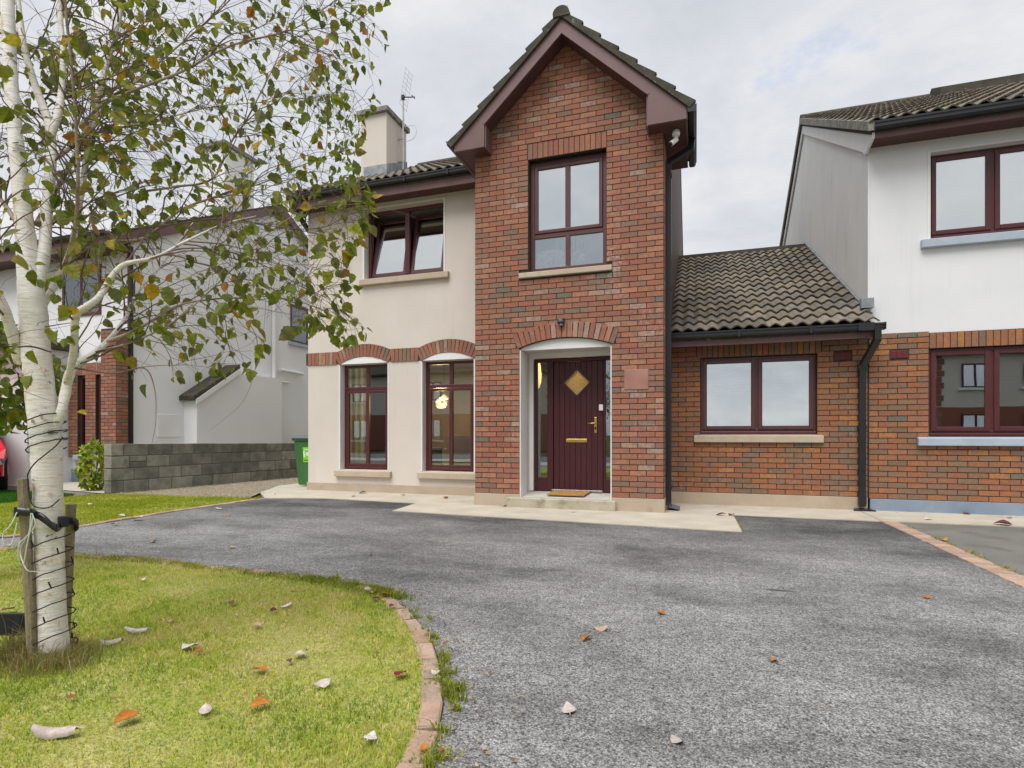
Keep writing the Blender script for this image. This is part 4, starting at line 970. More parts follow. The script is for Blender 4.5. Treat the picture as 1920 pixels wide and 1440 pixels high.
mb = MB(); mb.lathe((-.25, 7.62, 4.97), [(.045, 0), (.05, .03), (.04, .075)], 14); mb.build('mount', M['whitepaint'], cam_t, smooth=True)
mb = MB(); mb.tube([(-.25, 7.62, 4.98), (-.26, 7.60, 4.93), (-.275, 7.57, 4.89)], .016, 8); mb.build('arm', M['whitepaint'], cam_t, smooth=True)
mb = MB(); mb.tube([(-.245, 7.60, 4.915), (-.315, 7.53, 4.83)], .032, 14); mb.build('body', M['whitepaint'], cam_t)
mb = MB(); mb.tube([(-.3151, 7.5299, 4.8299), (-.33, 7.515, 4.812)], .028, 14); mb.build('lens', M['blackmatt'], cam_t)
# television aerial on the chimney
ae = thing('tv_aerial', 'grid television aerial on a thin pole beside the cream chimney', 'aerial', (-6.17, 11.0, 6.8))
ax_, ay_ = -6.19, 11.0
mb = MB(); mb.tube([(ax_, ay_, 6.7), (ax_, ay_, 8.62)], .016, 8); mb.build('pole', M['steel'], ae)
for z in (7.12, 7.62): MB().box(-6.31, ax_+.03, ay_-.012, ay_+.012, z, z+.025).build('bracket', M['steel'], ae)
mb = MB()
for k in range(9):
    z = 8.32+k*.095; bow = .05*((k-4)/4)**2
    mb.tube([(ax_+.02+(k-4)*.018+.06, ay_-.15+bow*0-.02, z), (ax_+.045+(k-4)*.018+.04, ay_+.16, z)], .0035, 5)
for s in (-.15, 0, .15): mb.tube([(ax_+.02+(k_-4)*.018+.05, ay_+s, 8.32+k_*.095) for k_ in range(9)], .004, 5)
mb.build('reflector_grid', M['steel'], ae)
mb = MB(); mb.tube([(ax_, ay_, 8.56), (ax_+.34, ay_-.1, 8.44)], .012, 6); mb.tube([(ax_+.30, ay_-.16, 8.46), (ax_+.31, ay_-.02, 8.45)], .008, 6); mb.build('boom', M['blackmatt'], ae)
mb = MB(); mb.box(ax_-.03, ax_+.03, ay_-.03, ay_+.03, 8.5, 8.6); mb.build('clamp', M['blackmatt'], ae)
cb = spline([(ax_+.02, ay_, 8.45), (ax_+.03, ay_, 8.0), (ax_+.08, ay_-.02, 7.88), (ax_+.3, ay_-.05, 7.86), (ax_+.36, ay_-.05, 7.72), (ax_+.30, ay_-.05, 7.58), (ax_+.15, ay_-.03, 7.55), (ax_+.0, ay_-.02, 7.56)], 5)
mb = MB(); mb.tube(cb, .006, 5); mb.build('cable', M['cord'], ae)

# furnishing seen through the windows
def curtain(x0, x1, y, z0, z1, label):
    mb = MB(); n = 26; V = []
    for i in range(n+1):
        t = i/n; x = x0+(x1-x0)*t; yy = y+.035*math.sin(t*math.pi*9)+.01*math.sin(t*23)
        V += [(x, yy, z0), (x+.01*math.sin(t*17), yy*.5+y*.5, (z0+z1)/2), (x, yy, z1)]
    F = []
    for i in range(n):
        for k in (0, 1): F.append((i*3+k, i*3+3+k, i*3+4+k, i*3+1+k))
    mb.quads(V, F); o = mb.build('curtain', M['curtain'], None, smooth=True)
    tag(o, label, 'curtain')
curtain(-6.48, -5.88, B+.36, .22, 2.4, 'pale green and beige curtain inside the far left ground-floor window')
mb = MB(); mb.lathe((-5.0, 10.6, 1.80), [(.02, .09), (.03, .08), (.09, .02), (.10, 0), (.07, -.02)], 20); lamp = thing('pendant_lamp', 'round glowing pendant lamp hanging inside the window beside the brick bay', 'lamp', (-5.0, 10.6, 1.80))
warm_light('warm_light', (-5.0, 10.45, 1.70), 26, lamp, .12)
mb.build('lamp_shade', M['lampglow'], lamp, smooth=True); mb = MB(); mb.tube([(-5.0, 10.6, 1.93), (-5.0, 10.6, 2.62)], .006, 6); mb.build('cord', M['blackmatt'], lamp)
cl = thing('ceiling_lamp', 'ceiling lamp with three warm bulbs seen in the upper pane beside the bay', 'lamp', (-4.0, 10.2, 2.5))
for dx in (-.12, 0, .13):
    mb = MB(); mb.lathe((-4.05+dx, 10.2+abs(dx)*.5, 2.43+dx*.25), [(.012, .05), (.03, .03), (.034, 0), (.012, -.03)], 12); mb.build('bulb', M['lampglow'], cl, smooth=True)
mb = MB(); mb.box(-4.25, -3.85, 10.19, 10.21, 2.49, 2.51); mb.build('bar', M['brass'], cl)
wl = thing('wall_lamp', 'tall glowing wall lamp seen through the narrow glass left of the door', 'lamp', (-2.43, 8.7, 1.98))
warm_light('warm_light', (-1.80, 8.50, 2.36), 15, wl, .05)  # unseen hall light added to brighten the diamond pane, not at the wall lamp
mb = MB(); mb.lathe((-2.43, 8.72, 1.92), [(.01, -.12), (.045, -.02), (.05, .1), (.03, .26), (.006, .34)], 14); mb.build('lamp_shade', M['lampglow'], wl, smooth=True)
mb = MB(); mb.tube([(-2.62, 8.72, 1.84), (-2.44, 8.72, 1.81)], .01, 6); mb.build('arm', M['brass'], wl)
def armchair(x, y, m, label, rot=0):
    t = thing('armchair', label, 'armchair', (x, y, .2))
    mb = MB().box(x-.38, x+.38, y-.35, y+.35, .32, .62); mb.build('seat', M[m], t, bevel=.05)
    mb = MB().box(x-.40, x+.40, y-.42, y-.22, .30, 1.05); mb.build('backrest', M[m], t, bevel=.08)
    for s in (-1, 1): MB().box(x+s*.42-.08, x+s*.42+.08, y-.38, y+.35, .30, .80).build('armrest', M[m], t, bevel=.05)
    for sx in (-1, 1):
        for sy in (-1, 1): MB().box(x+sx*.36-.02, x+sx*.36+.02, y+sy*.3-.02, y+sy*.3+.02, .2, .32).build('leg', M['doorwood'], t)
armchair(-5.40, 10.05, 'bluecloth', 'blue armchair inside the far left ground-floor window')
armchair(-3.98, 9.75, 'palecloth', 'pale pink armchair inside the window beside the brick bay')
bl = thing('venetian_blind', 'white venetian blind half lowered inside the wing window', 'blind', (.84, B+.2, 2.1))
for x0, x1 in ((.13, .80), (.88, 1.56)):
    for k in range(20): 
        z = 2.14-k*.026
        MB().quads([(x0, B+.20, z), (x1, B+.20, z), (x1, B+.215, z+.017), (x0, B+.215, z+.017)], [(0,1,2,3)]).build('slat', M['blind'], bl)
    MB().box(x0, x1, B+.195, B+.215, 2.14-20*.026-.012, 2.14-20*.026+.006).build('bottom_rail', M['blind'], bl)
for x, w_, h_, m, lb, nm, cat in ((.22, .06, .17, 'whitepaint', 'slim white bottle on the wing window ledge at the left', 'bottle', 'bottle'), (.40, .17, .19, 'pinkcloth', 'small pink patterned box on the wing window ledge', 'gift_box', 'box'), (.66, .20, .30, 'whitepaint', 'tall white carton standing by the middle of the wing window', 'carton', 'box'), (1.0, .09, .21, 'whitepaint', 'white jug on the ledge just right of the wing window post', 'jug', 'jug'), (1.16, .14, .20, 'pinkcloth', 'pink framed picture leaning on the wing window ledge', 'picture_frame', 'picture')):
    if nm in ('bottle', 'jug'):
        mb = MB(); mb.lathe((x, B+.36, 1.08), [(w_/2, 0), (w_/2*1.05, h_*.55), (w_/4, h_*.8), (w_/4, h_)], 14); o = mb.build(nm, M[m], None, smooth=True)
    else:
        o = MB().box(x-w_/2, x+w_/2, B+.32, B+.32+(.03 if nm == 'picture_frame' else .14), 1.08, 1.08+h_).build(nm, M[m], None, bevel=.006)
    tag(o, lb, cat)
ledge = MB().box(.06, 1.61, B+.12, B+.52, 1.03, 1.08).build('window_ledge', M['whitepaint'], house)
# cushion and flowers upstairs in the porch bay
mb = MB(); V = []
n1, n2 = 10, 16
for i in range(n1+1):
    for j in range(n2):
        a = math.pi*i/n1; b_ = 2*math.pi*j/n2
        sx = math.copysign(abs(math.sin(a)*math.cos(b_))**.7, math.cos(b_)); sz = math.copysign(abs(math.sin(a)*math.sin(b_))**.7, math.sin(b_))
        V.append((-2.0+.26*sx, A+.24+.06*math.cos(a), 3.58+.17*sz))
mb.quads(V, [(i*n2+j, i*n2+(j+1) % n2, (i+1)*n2+(j+1) % n2, (i+1)*n2+j) for i in range(n1) for j in range(n2)])
tag(mb.build('cushion', M['pinkcloth'], None, smooth=True), 'white floral cushion leaning inside the brick bay window upstairs', 'cushion')
fl = thing('flower_arrangement', 'pink flowers with thin sprigs in the brick bay window upstairs', 'flowers', (-1.60, A+.3, 3.4))
mb = MB()
for _ in range(60):
    d = Vector((R.gauss(0,1), R.gauss(0,1), R.gauss(0,1))).normalized(); c = Vector((-1.60, A+.24, 3.60))+d*.09; t1 = d.orthogonal().normalized()*.035; t2 = d.cross(t1)
    mb.face([c-t1, c-t2, c+t1+d*.02, c+t2])
mb.build('blossom', M['pink'], fl, kind='stuff')
mb = MB()
for _ in range(9):
    a = R.uniform(-.25, .2); mb.tube([(-1.68, A+.3, 3.48), (-1.70+a*.5, A+.29, 3.65), (-1.72+a, A+.28, 3.78+R.uniform(0,.12))], .003, 4)
mb.build('sprig', M['stemgreen'], fl, kind='stuff')
mb = MB(); mb.box(-2.2, -1.25, A+.24, A+.42, 3.38, 3.43); mb.build('window_ledge', M['whitepaint'], house)

# ------------------------------------------------------------------ neighbour on the right
rh = thing('house', 'white rendered house with brick ground floor at the right edge', 'house', (5.0, 8.78, 0))
RX0, RX1 = 2.238, 9.2
RW_U, RW_UZ = (2.962, 4.40), (3.655, 4.80); RW_L, RW_LZ = (2.938, 4.36), (1.02, 2.195)
mb = MB()
for a_, b_, c_, d_ in ((RX0, RW_U[0], 2.405, 5.05), (RW_U[1], RX1, 2.405, 5.05), (RW_U[0], RW_U[1], 2.405, RW_UZ[0]), (RW_U[0], RW_U[1], RW_UZ[1], 5.05)): mb.box(a_, b_, B+.012, B+.30, c_, d_)
mb.build('rendered_wall', M['white'], rh)
RR_Y, RR_Z, RE_Y, RE_Z = 13.55, 7.93, 8.42, 5.12
mb = MB(); mb.prism([(RX0+.004, B+.301, 2.3), (RX0+.004, 2*RR_Y-B, 0), (RX0+.004, 2*RR_Y-B, 5.1), (RX0+.004, RR_Y, RR_Z-.12), (RX0+.004, B+.301, 5.14)], (.30, 0, 0))
mb.build('gable_wall', M['weatherlifted'], rh)
mb = MB(); mb.prism([(RX1, B+.3, 0), (RX1, 2*RR_Y-B, 0), (RX1, 2*RR_Y-B, 5.1), (RX1, RR_Y, RR_Z-.12), (RX1, B+.3, 5.02)], (-.30, 0, 0)); mb.box(RX0+.3, RX1-.3, 2*RR_Y-B-.3, 2*RR_Y-B, 0, 5.1)
mb.build('outer_wall', M['weatherlifted'], rh)
bw = MB()
for a_, b_, c_, d_ in ((RX0, RW_L[0], .17, 2.402), (RW_L[1], RX1, .17, 2.402), (RW_L[0], RW_L[1], .17, RW_LZ[0]), (RW_L[0], RW_L[1], RW_LZ[1], 2.402)): bw.box(a_, b_, B, B+.30, c_, d_)
bw = bw.build('brick_wall', M['mortar'], rh)
def block_r(z):
    out = []
    if RW_LZ[0] < z < RW_LZ[1]: out.append(RW_L)
    if .905 < z < RW_LZ[0]: out.append((2.805, 4.49))
    if z > RW_LZ[1]: out.append((RW_L[0]+.004, RW_L[1]+.05))
    if 2.07 < z < 2.20: out.append((2.49, 2.71))
    return out
put_bricks(bw, [(x, z, l, h) for x, z, l, h in lay(RX0+.004, 5.6, .175, 2.40, block_r, seed=12)], 'wing', B, cap=300)
n = 19; w = (RW_L[1]-RW_L[0]+.05)/n
for k in range(n): obj_of(R.choice(UNIT['wing']), 'soldier_brick', bw, Matrix.Translation((RW_L[0]+.006+(k+.5)*w, B+.021, 2.297)) @ Matrix.Diagonal((w-.011, .06, .20, 1)))
MB().box(RX0+.02, RX1, B-.018, B+.05, -.02, .172).build('plinth', M['blueplinth'], rh, bevel=.006)
vent_brick(2.494, 2.706, 2.075, 2.195, B-.004, rh)
def two_light(parent, X, Z, y, m, gl):
    mb = MB(); x0, x1, z0, z1 = X[0]+.004, X[1]-.004, Z[0]+.008, Z[1]-.004; xm = (x0+x1)/2
    mb.box(x0, x1, y-.025, y+.06, z0, z0+.04)
    add_frame(mb, x0, x1, z0+.04, z1, y, .05); mb.box(xm-.035, xm+.035, y+.001, y+.059, z0+.09, z1-.05)
    add_frame(mb, x0+.035, xm-.02, z0+.065, z1-.035, y-.016, .058, .05); add_frame(mb, xm+.02, x1-.035, z0+.065, z1-.035, y-.016, .058, .05)
    w = mb.build('window', M[m], parent, bevel=.007)
    pane(w, x0+.093, xm-.078, z0+.123, z1-.093, y, gl); pane(w, xm+.078, x1-.093, z0+.123, z1-.093, y, gl); return w
w = two_light(rh, RW_L, RW_LZ, B+.05, 'frame', 'glassmid'); sill_part(w, 2.807, 4.49, B-.065, B+.05, .90, 1.025, 'bluesill')
w = two_light(rh, RW_U, RW_UZ, B+.11, 'frame', 'glasshi'); sill_part(w, 2.85, 4.51, B-.06, B+.10, 3.53, 3.66, 'bluesill')
mb = MB(); mb.box(RW_U[0]-.03, RW_U[0], B+.004, B+.02, RW_UZ[0], RW_UZ[1]+.03); mb.box(RW_U[0], RW_U[1], B+.004, B+.02, RW_UZ[1], RW_UZ[1]+.03); mb.box(RW_U[1], RW_U[1]+.03, B+.004, B+.02, RW_UZ[0], RW_UZ[1]+.03); mb.build('window_surround', M['whitepaint'], rh)
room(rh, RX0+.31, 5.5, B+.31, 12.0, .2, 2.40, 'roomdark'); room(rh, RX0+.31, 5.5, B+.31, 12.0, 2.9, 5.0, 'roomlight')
# roof of the right house
rs = (RR_Z-RE_Z)/(RR_Y-RE_Y); ra = math.atan(rs)
mb = MB(); mb.prism([(RX0-.06, RE_Y+.02, RE_Z-.05), (RX0-.06, RR_Y, RR_Z-.04), (RX0-.06, 2*RR_Y-RE_Y, RE_Z-.04), (RX0-.06, 2*RR_Y-RE_Y, RE_Z-.11), (RX0-.06, RR_Y, RR_Z-.12), (RX0-.06, RE_Y+.05, RE_Z-.11)], (RX1-RX0+.1, 0, 0)); mb.build('roof', M['tiledark'], rh)
tile_slope(rh, (RX0-.09, RE_Y-.03, RE_Z-.01), (1, 0, 0), (0, math.cos(ra), math.sin(ra)), 20, 17, singles=lambda i, j: i < 8 and j < 17)
mb = MB(); mb.prism([(RX0-.095, RE_Y-.03, RE_Z-.095), (RX0-.095, RR_Y, RR_Z-.08), (RX0-.095, RR_Y, RR_Z+.045), (RX0-.095, RE_Y-.03, RE_Z+.03)], (.07, 0, 0)); mb.build('verge', M['tilemortar'], rh)
mb = MB(); mb.prism([(RX0-.085, RR_Y, RR_Z-.11), (RX0-.085, RR_Y, RR_Z+.03), (RX0-.085, 2*RR_Y-RE_Y, RE_Z+.02), (RX0-.085, 2*RR_Y-RE_Y, RE_Z-.12)], (.06, 0, 0)); mb.build('verge', M['tilemortar'], rh)
mb = MB(); mb.prism([(RX0-.035, RE_Y+.04, 4.96), (RX0-.035, B+.02, 4.90), (RX0-.035, B+.12, 4.98), (RX0-.035, RR_Y, RR_Z-.30), (RX0-.035, RR_Y, RR_Z-.09), (RX0-.035, RE_Y+.04, RE_Z-.06)], (.032, 0, 0))
mb.prism([(RX0-.035, RR_Y, RR_Z-.30), (RX0-.035, RR_Y, RR_Z-.11), (RX0-.035, 2*RR_Y-RE_Y, RE_Z-.14), (RX0-.035, 2*RR_Y-RE_Y, RE_Z-.30)], (.032, 0, 0)); mb.build('barge_board', M['whitepaint'], rh)
mb = MB(); mb.box(RX0, RX1, RE_Y+.045, RE_Y+.07, 4.955, 5.08); mb.build('fascia', M['upvc'], rh)
mb = MB(); mb.box(RX0, RX1, RE_Y+.07, B+.012, 4.975, 4.99); mb.build('eaves_soffit', M['soffit'], rh)
mb = MB(); gutter(mb, (RX0-.03, RE_Y+.045, 5.13), (RX1, RE_Y+.045, 5.13), (0, -1, 0), h=.10); mb.build('gutter', M['black'], rh)
mb = MB(); mb.lathe((RX0-.08, RR_Y, RR_Z+.0), [(.11, 0), (.11, RX1-RX0+.1)], 12, 'x'); mb.build('ridge', M['tiledark'], rh)
# raised roof step beyond
gx0 = 4.55
mb = MB(); mb.prism([(gx0, RR_Y-.55, RR_Z-.22), (gx0, RR_Y-.55, RR_Z-.06), (gx0, RR_Y-.1, RR_Z+.17), (gx0, RR_Y+3.5, RR_Z-1.5), (gx0, RR_Y+3.5, RR_Z-1.7)], (4.2, 0, 0)); mb.build('upper_roof', M['tiledark'], rh)
MB().box(gx0-.01, gx0+4.2, RR_Y-.58, RR_Y-.551, RR_Z-.36, RR_Z-.22).build('clerestory_fascia', M['upvc'], rh)

# ------------------------------------------------------------------ neighbour on the left (mostly behind the tree)
lh = thing('house', 'white gabled house with brick corner pier behind the birch at the left', 'house', (-15, 8.75, 0))
LX, LY = -11.6, 8.78; LRY, LRZ = 13.3, 7.75
mb = MB(); mb.prism([(LX, LY, 0), (LX, LY, 5.15), (LX, LRY, LRZ-.1), (LX, 2*LRY-LY, 5.15), (LX, 2*LRY-LY, 0)], (-.3, 0, 0)); mb.build('gable_wall', M['whitelifted'], lh)
mb = MB(); mb.box(-21, LX-.3, LY, LY+.3, 0, 5.2); mb.build('front_wall', M['whitelifted'], lh); MB().box(-21, LX-.3, 2*LRY-LY-.3, 2*LRY-LY, 0, 5.2).build('rear_wall', M['whitelifted'], lh)
ls = (LRZ-5.25)/(LRY-8.35)
mb = MB(); mb.prism([(LX+.12, 8.33, 5.10), (LX+.12, 8.33, 5.25), (LX+.12, LRY, LRZ+.03), (LX+.12, 2*LRY-8.33, 5.25), (LX+.12, 2*LRY-8.33, 5.1), (LX+.12, LRY, LRZ-.12)], (-9.5, 0, 0)); mb.build('roof', M['tiledark'], lh)
mb = MB(); mb.prism([(LX+.13, 8.3, 4.93), (LX+.13, 8.3, 5.18), (LX+.13, LRY, LRZ-.02), (LX+.13, LRY, LRZ-.24)], (.022, 0, 0)); mb.prism([(LX+.13, LRY, LRZ-.02), (LX+.13, LRY, LRZ-.24), (LX+.13, 2*LRY-8.3, 4.93), (LX+.13, 2*LRY-8.3, 5.18)], (.022, 0, 0)); mb.build('barge_board', M['upvc'], lh)
mb = MB(); mb.box(-21, LX+.12, 8.30, 8.325, 4.95, 5.22); mb.build('fascia', M['upvc'], lh)
mb = MB(); mb.box(-21, LX+.12, 8.325, LY, 4.96, 4.98); mb.build('eaves_soffit', M['soffit'], lh)
mb = MB(); gutter(mb, (-21, 8.30, 5.26), (LX+.12, 8.30, 5.26), (0, -1, 0)); mb.build('gutter', M['black'], lh)
lc = MB().box(-12.25, LX+.012, 11.35, 12.35, 6.3, 8.55).build('chimney', M['whitelifted'], lh)
MB().box(-12.33, LX+.09, 11.27, 12.43, 8.55, 8.66).build('cap', M['tilemortar'], lc, bevel=.012)
# brick pier and brick-faced front bay
pier = MB(); pier.box(-12.02, LX+.03, LY-.28, LY-.02, .1, 3.3); pier.box(-13.25, -12.96, LY-.12, LY-.002, .55, 2.6); pier.box(-12.72, -12.40, LY-.12, LY-.002, .55, 2.6); pier.box(-13.25, -12.021, LY-.11, LY-.003, 2.35, 2.62)
pier = pier.build('brick_pier', M['mortar'], lh)
rest = MB()
for x, z, l, h in lay(-12.02, LX+.03, .11, 3.29, lambda z: [], seed=2):
    obj_of(R.choice(UNIT['porch']), 'brick', pier, Matrix.Translation((x, LY-.258, z)) @ Matrix.Diagonal((l, .06, h, 1)))
side_bricks(rest, 'porch', LX+.03, LY-.28, LY-.02, .11, 3.29, 1)
for xa, xb in ((-13.25, -12.96), (-12.72, -12.40)):
    for x, z, l, h in lay(xa, xb, .56, 2.59, lambda z: [], seed=4): rest.cur = R.choice(TINTS['porch']); rest.box(x-l/2, x+l/2, LY-.128, LY-.07, z-h/2, z+h/2)
for k in range(15): rest.cur = R.choice(TINTS['porch']); rest.box(-13.24+k*.081+.005, -13.24+(k+1)*.081-.005, LY-.124, LY-.06, 2.36, 2.61)
rest.build('side_brickwork', M['brick'], pier, kind='stuff')
for xa, xb in ((-12.95, -12.73), (-12.39, -12.03)):
    mb = MB(); add_frame(mb, xa, xb, .62, 2.34, LY-.07, .05); w = mb.build('window', M['frame'], lh); pane(w, xa+.05, xb-.05, .67, 2.29, LY-.04)
    sill_part(w, xa-.06, xb+.06, LY-.2, LY-.05, .5, .62, 'bluesill')
mb = MB(); mb.box(LX+.002, LX+.075, LY-.02, LY+.06, .05, 5.1); mb.build('downpipe', M['black'], lh)
MB().box(-21, -12.03, LY-.03, LY+.01, 0, .28).build('plinth', M['blueplinth'], lh)
mb = MB(); mb.box(-14.35, -13.3, LY-.9, LY-.002, 0, 2.9); mb.box(-15.4, -14.9, LY-1.2, LY-.002, 0, 2.9); mb.build('porch_wall', M['whitelifted'], lh)
mb = MB(); mb.prism([(-15.6, LY-1.4, 2.9), (-13.1, LY-1.4, 2.9), (-13.1, LY, 2.9), (-15.6, LY, 2.9)], (0, 0, .15)); mb.build('porch_roof', M['tiledark'], lh)
mb = MB(); add_frame(mb, -13.6, -12.4, 3.7, 4.8, LY-.03, .06); mb.box(-13.03, -12.97, LY-.029, LY+.02, 3.76, 4.74); w = mb.build('window', M['frame'], lh); pane(w, -13.54, -13.03, 3.76, 4.74, LY-.02); pane(w, -12.97, -12.46, 3.76, 4.74, LY-.02)
# details of the white gable
mb = MB(); MB_Y = (13.79, 14.60)
mb.box(LX-.01, LX+.03, 13.82, 13.87, 3.85, 5.0); mb.box(LX-.01, LX+.03, 14.55, 14.60, 3.85, 5.0); mb.box(LX-.01, LX+.029, 13.87, 14.55, 3.85, 3.92); mb.box(LX-.01, LX+.029, 13.87, 14.55, 4.93, 5.0); w = mb.build('window', M['frame'], lh)
MB().box(LX+.004, LX+.012, 13.87, 14.55, 3.92, 4.93).build('pane', M['glass'], w)
MB().box(LX, LX+.09, 13.72, 14.7, 3.76, 3.85).build('sill', M['bluesill'], w)
mb = MB(); mb.tube([(LX+.06, 13.07, .0), (LX+.06, 13.07, 5.6)], .055, 10); mb.build('soil_pipe', M['weatherlifted'], lh)
mb = MB(); mb.tube([(LX+.07, 13.3, 2.95), (LX+.07, 14.3, 2.93)], .045, 8); mb.tube([(LX+.06, 13.1, 2.62), (LX+.06, 13.7, 2.60)], .03, 8); mb.build('waste_pipe', M['whitepaint'], lh)
MB().box(LX, LX+.03, 9.45, 10.05, 1.0, 1.52).build('meter_box', M['whitepaint'], lh, bevel=.008)
mb = MB(); mb.prism([(LX+.001, 10.15, 0), (LX+.001, 13.0, 0), (LX+.001, 13.0, 2.64), (LX+.001, 11.35, 2.64), (LX+.001, 10.15, 1.86)], (.40, 0, 0)); mb.build('lean_to', M['whitelifted'], lh)
mb = MB(); mb.prism([(LX-.0, 10.02, 1.86), (LX, 11.40, 2.76), (LX, 11.40, 2.86), (LX, 10.02, 1.97)], (.47, 0, 0)); mb.build('lean_to_roof', M['tiledark'], lh)
mb = MB(); mb.prism([(LX+.471, 10.06, 1.76), (LX+.471, 11.40, 2.63), (LX+.471, 11.40, 2.76), (LX+.471, 10.06, 1.88)], (.02, 0, 0)); mb.build('barge_board', M['whitepaint'], lh)
gp_ = thing('side_gate', 'dark narrow side gate beside the green bin', 'gate', (-8.1, 11.6, 0))
mb = MB().box(-8.22, -7.0, 11.6, 11.64, .1, 1.75); mb.build('gate_panel', M['black'], gp_); mb = MB().box(-8.30, -8.23, 11.58, 11.66, .0, 1.8); mb.build('gate_post', M['black'], gp_)
mb = MB(); mb.tube([(-8.2, 11.58, 1.4), (-8.3, 11.57, 1.4)], .03, 8); mb.build('latch', M['steel'], gp_)

# ------------------------------------------------------------------ concrete block wall
wl_ = thing('block_wall', 'low grey concrete block wall running back beside the far lawn', 'wall', (-9.6, 9, 0))
p0, p1 = Vector((-9.86, 7.14, 0)), Vector((-9.22, 11.9, 0)); wd = (p1-p0); wlen = wd.length; wd.normalize(); wn = Vector((wd.y, -wd.x, 0))
core = MB(); TW = .215
def on_wall(s, off, z): return p0+wd*s+wn*off+Vector((0, 0, z))
core.prism([on_wall(.03, -TW+.006, -.05), on_wall(wlen, -TW+.006, -.05), on_wall(wlen, -TW+.006, .84), on_wall(.03, -TW+.006, .875)], wn*(TW-.012)); core.build('wall_core', M['blockmortar'], wl_)
BT = [(.9,.9,.88),(1.1,1.1,1.07),(.8,.8,.79),(1.2,1.19,1.15),(1.0,1.0,.97),(.7,.7,.69)]
def block(s0, s1, z0, z1, off0=0.0, name='concrete_block'):
    mb = MB(); mb.cur = R.choice(BT); k = R.uniform(-.004, .005); j = lambda: R.uniform(-.005, .005); g = .007
    zt = lambda s: min(z1, .893-.0095*s)
    P = [on_wall(s0+g+j()*.5, -TW, z0+g), on_wall(s1-g, -TW, z0+g), on_wall(s1-g+j()*.5, -TW, zt(s1)-g+j()*.5), on_wall(s0+g, -TW, zt(s0)-g+j()*.5)]
    mb.prism(P, wn*(TW+k)); mb.build(name, M['block'], wl_, bevel=.007)
for r in range(4):
    z0, z1 = r*.222, (r+1)*.222+(.02 if r == 3 else 0); s = 0; first = True
    if r in (0, 1, 3):
        ln = .215 if r != 1 else .40
        block(0, ln, z0, z1); s = ln
    else:
        block(0, .32, z0, z1); s = .32
        block(.32, .62, z0, z0+.11); block(.32, .62, z0+.11, z1); s = .62
    while s < wlen-.05:
        e = min(s+.448*R.uniform(.97, 1.03), wlen); e = wlen if wlen-e < .12 else e
        block(s, e, z0, z1); s = e

# ------------------------------------------------------------------ wheelie bin
bn = thing('wheelie_bin', 'green wheelie bin with bright lime sticker beside the cream house corner', 'bin', (-7.40, 9.55, 0))
bx, by = -7.395, 9.56; bz = .012
def taper(mb, x, y, w0, d0, w1, d1, z0, z1):
    P0 = [(x-w0, y-d0, z0), (x+w0, y-d0, z0), (x+w0, y+d0, z0), (x-w0, y+d0, z0)]; P1 = [(x-w1, y-d1, z1), (x+w1, y-d1, z1), (x+w1, y+d1, z1), (x-w1, y+d1, z1)]
    mb.quads(P0+P1, [(0,3,2,1),(4,5,6,7),(0,1,5,4),(1,2,6,5),(2,3,7,6),(3,0,4,7)])
mb = MB(); taper(mb, bx, by, .225, .26, .275, .33, bz+.03, .93); mb.build('body', M['bin'], bn, bevel=.025)
mb = MB(); taper(mb, bx, by, .30, .35, .305, .355, .925, .975); mb.build('rim', M['bin'], bn, bevel=.01)
mb = MB(); V = []
for i in range(6):
    for j, (xx, yy) in enumerate([(-.31, -.38), (.31, -.38), (.31, .36), (-.31, .36)]): pass
taper(mb, bx, by-.01, .315, .375, .25, .30, .975, 1.035); mb.build('lid', M['binlid'], bn, bevel=.02)
mb = MB(); mb.tube([(bx-.24, by+.37, 1.0), (bx-.24, by+.44, 1.01), (bx+.24, by+.44, 1.01), (bx+.24, by+.37, 1.0)], .016, 8); mb.build('handle', M['bin'], bn)
for s_ in (-1, 1):
    mb = MB(); mb.lathe((bx+s_*.25-.025, by+.27, .10), [(.03, 0), (.098, .004), (.10, .015), (.10, .035), (.098, .046), (.03, .05)], 18, 'x'); mb.build('wheel', M['tyre'], bn)
fy = lambda z: by-.26-(.07)*(z-bz-.03)/(.93-.042)-.004
mb = MB(); mb.prism([(bx-.06, fy(.50), .50), (bx+.215, fy(.50), .50), (bx+.225, fy(.80), .80), (bx-.06, fy(.80), .80)], (0, .003, 0)); stk = mb.build('sticker', M['lime'], bn)
mb = MB()
def sm(x0, x1, z0, z1): mb.prism([(bx+x0, fy(z0)-.002, z0), (bx+x1, fy(z0)-.002, z0), (bx+x1, fy(z1)-.002, z1), (bx+x0, fy(z1)-.002, z1)], (0, .002, 0))
sm(.02, .13, .63, .70); sm(.0, .035, .64, .67); sm(-.045, -.015, .60, .72); sm(.135, .16, .66, .72)
for k in range(5): sm(-.03+k*.042, -.03+k*.042+.03, .745, .765)
mb.build('sticker_print', M['stickerwhite'], stk)
mb = MB()
for k in range(6): sm(-.035+k*.04, -.035+k*.04+.028, .53, .553)
mb.build('sticker_print', M['sticknavy'], stk)

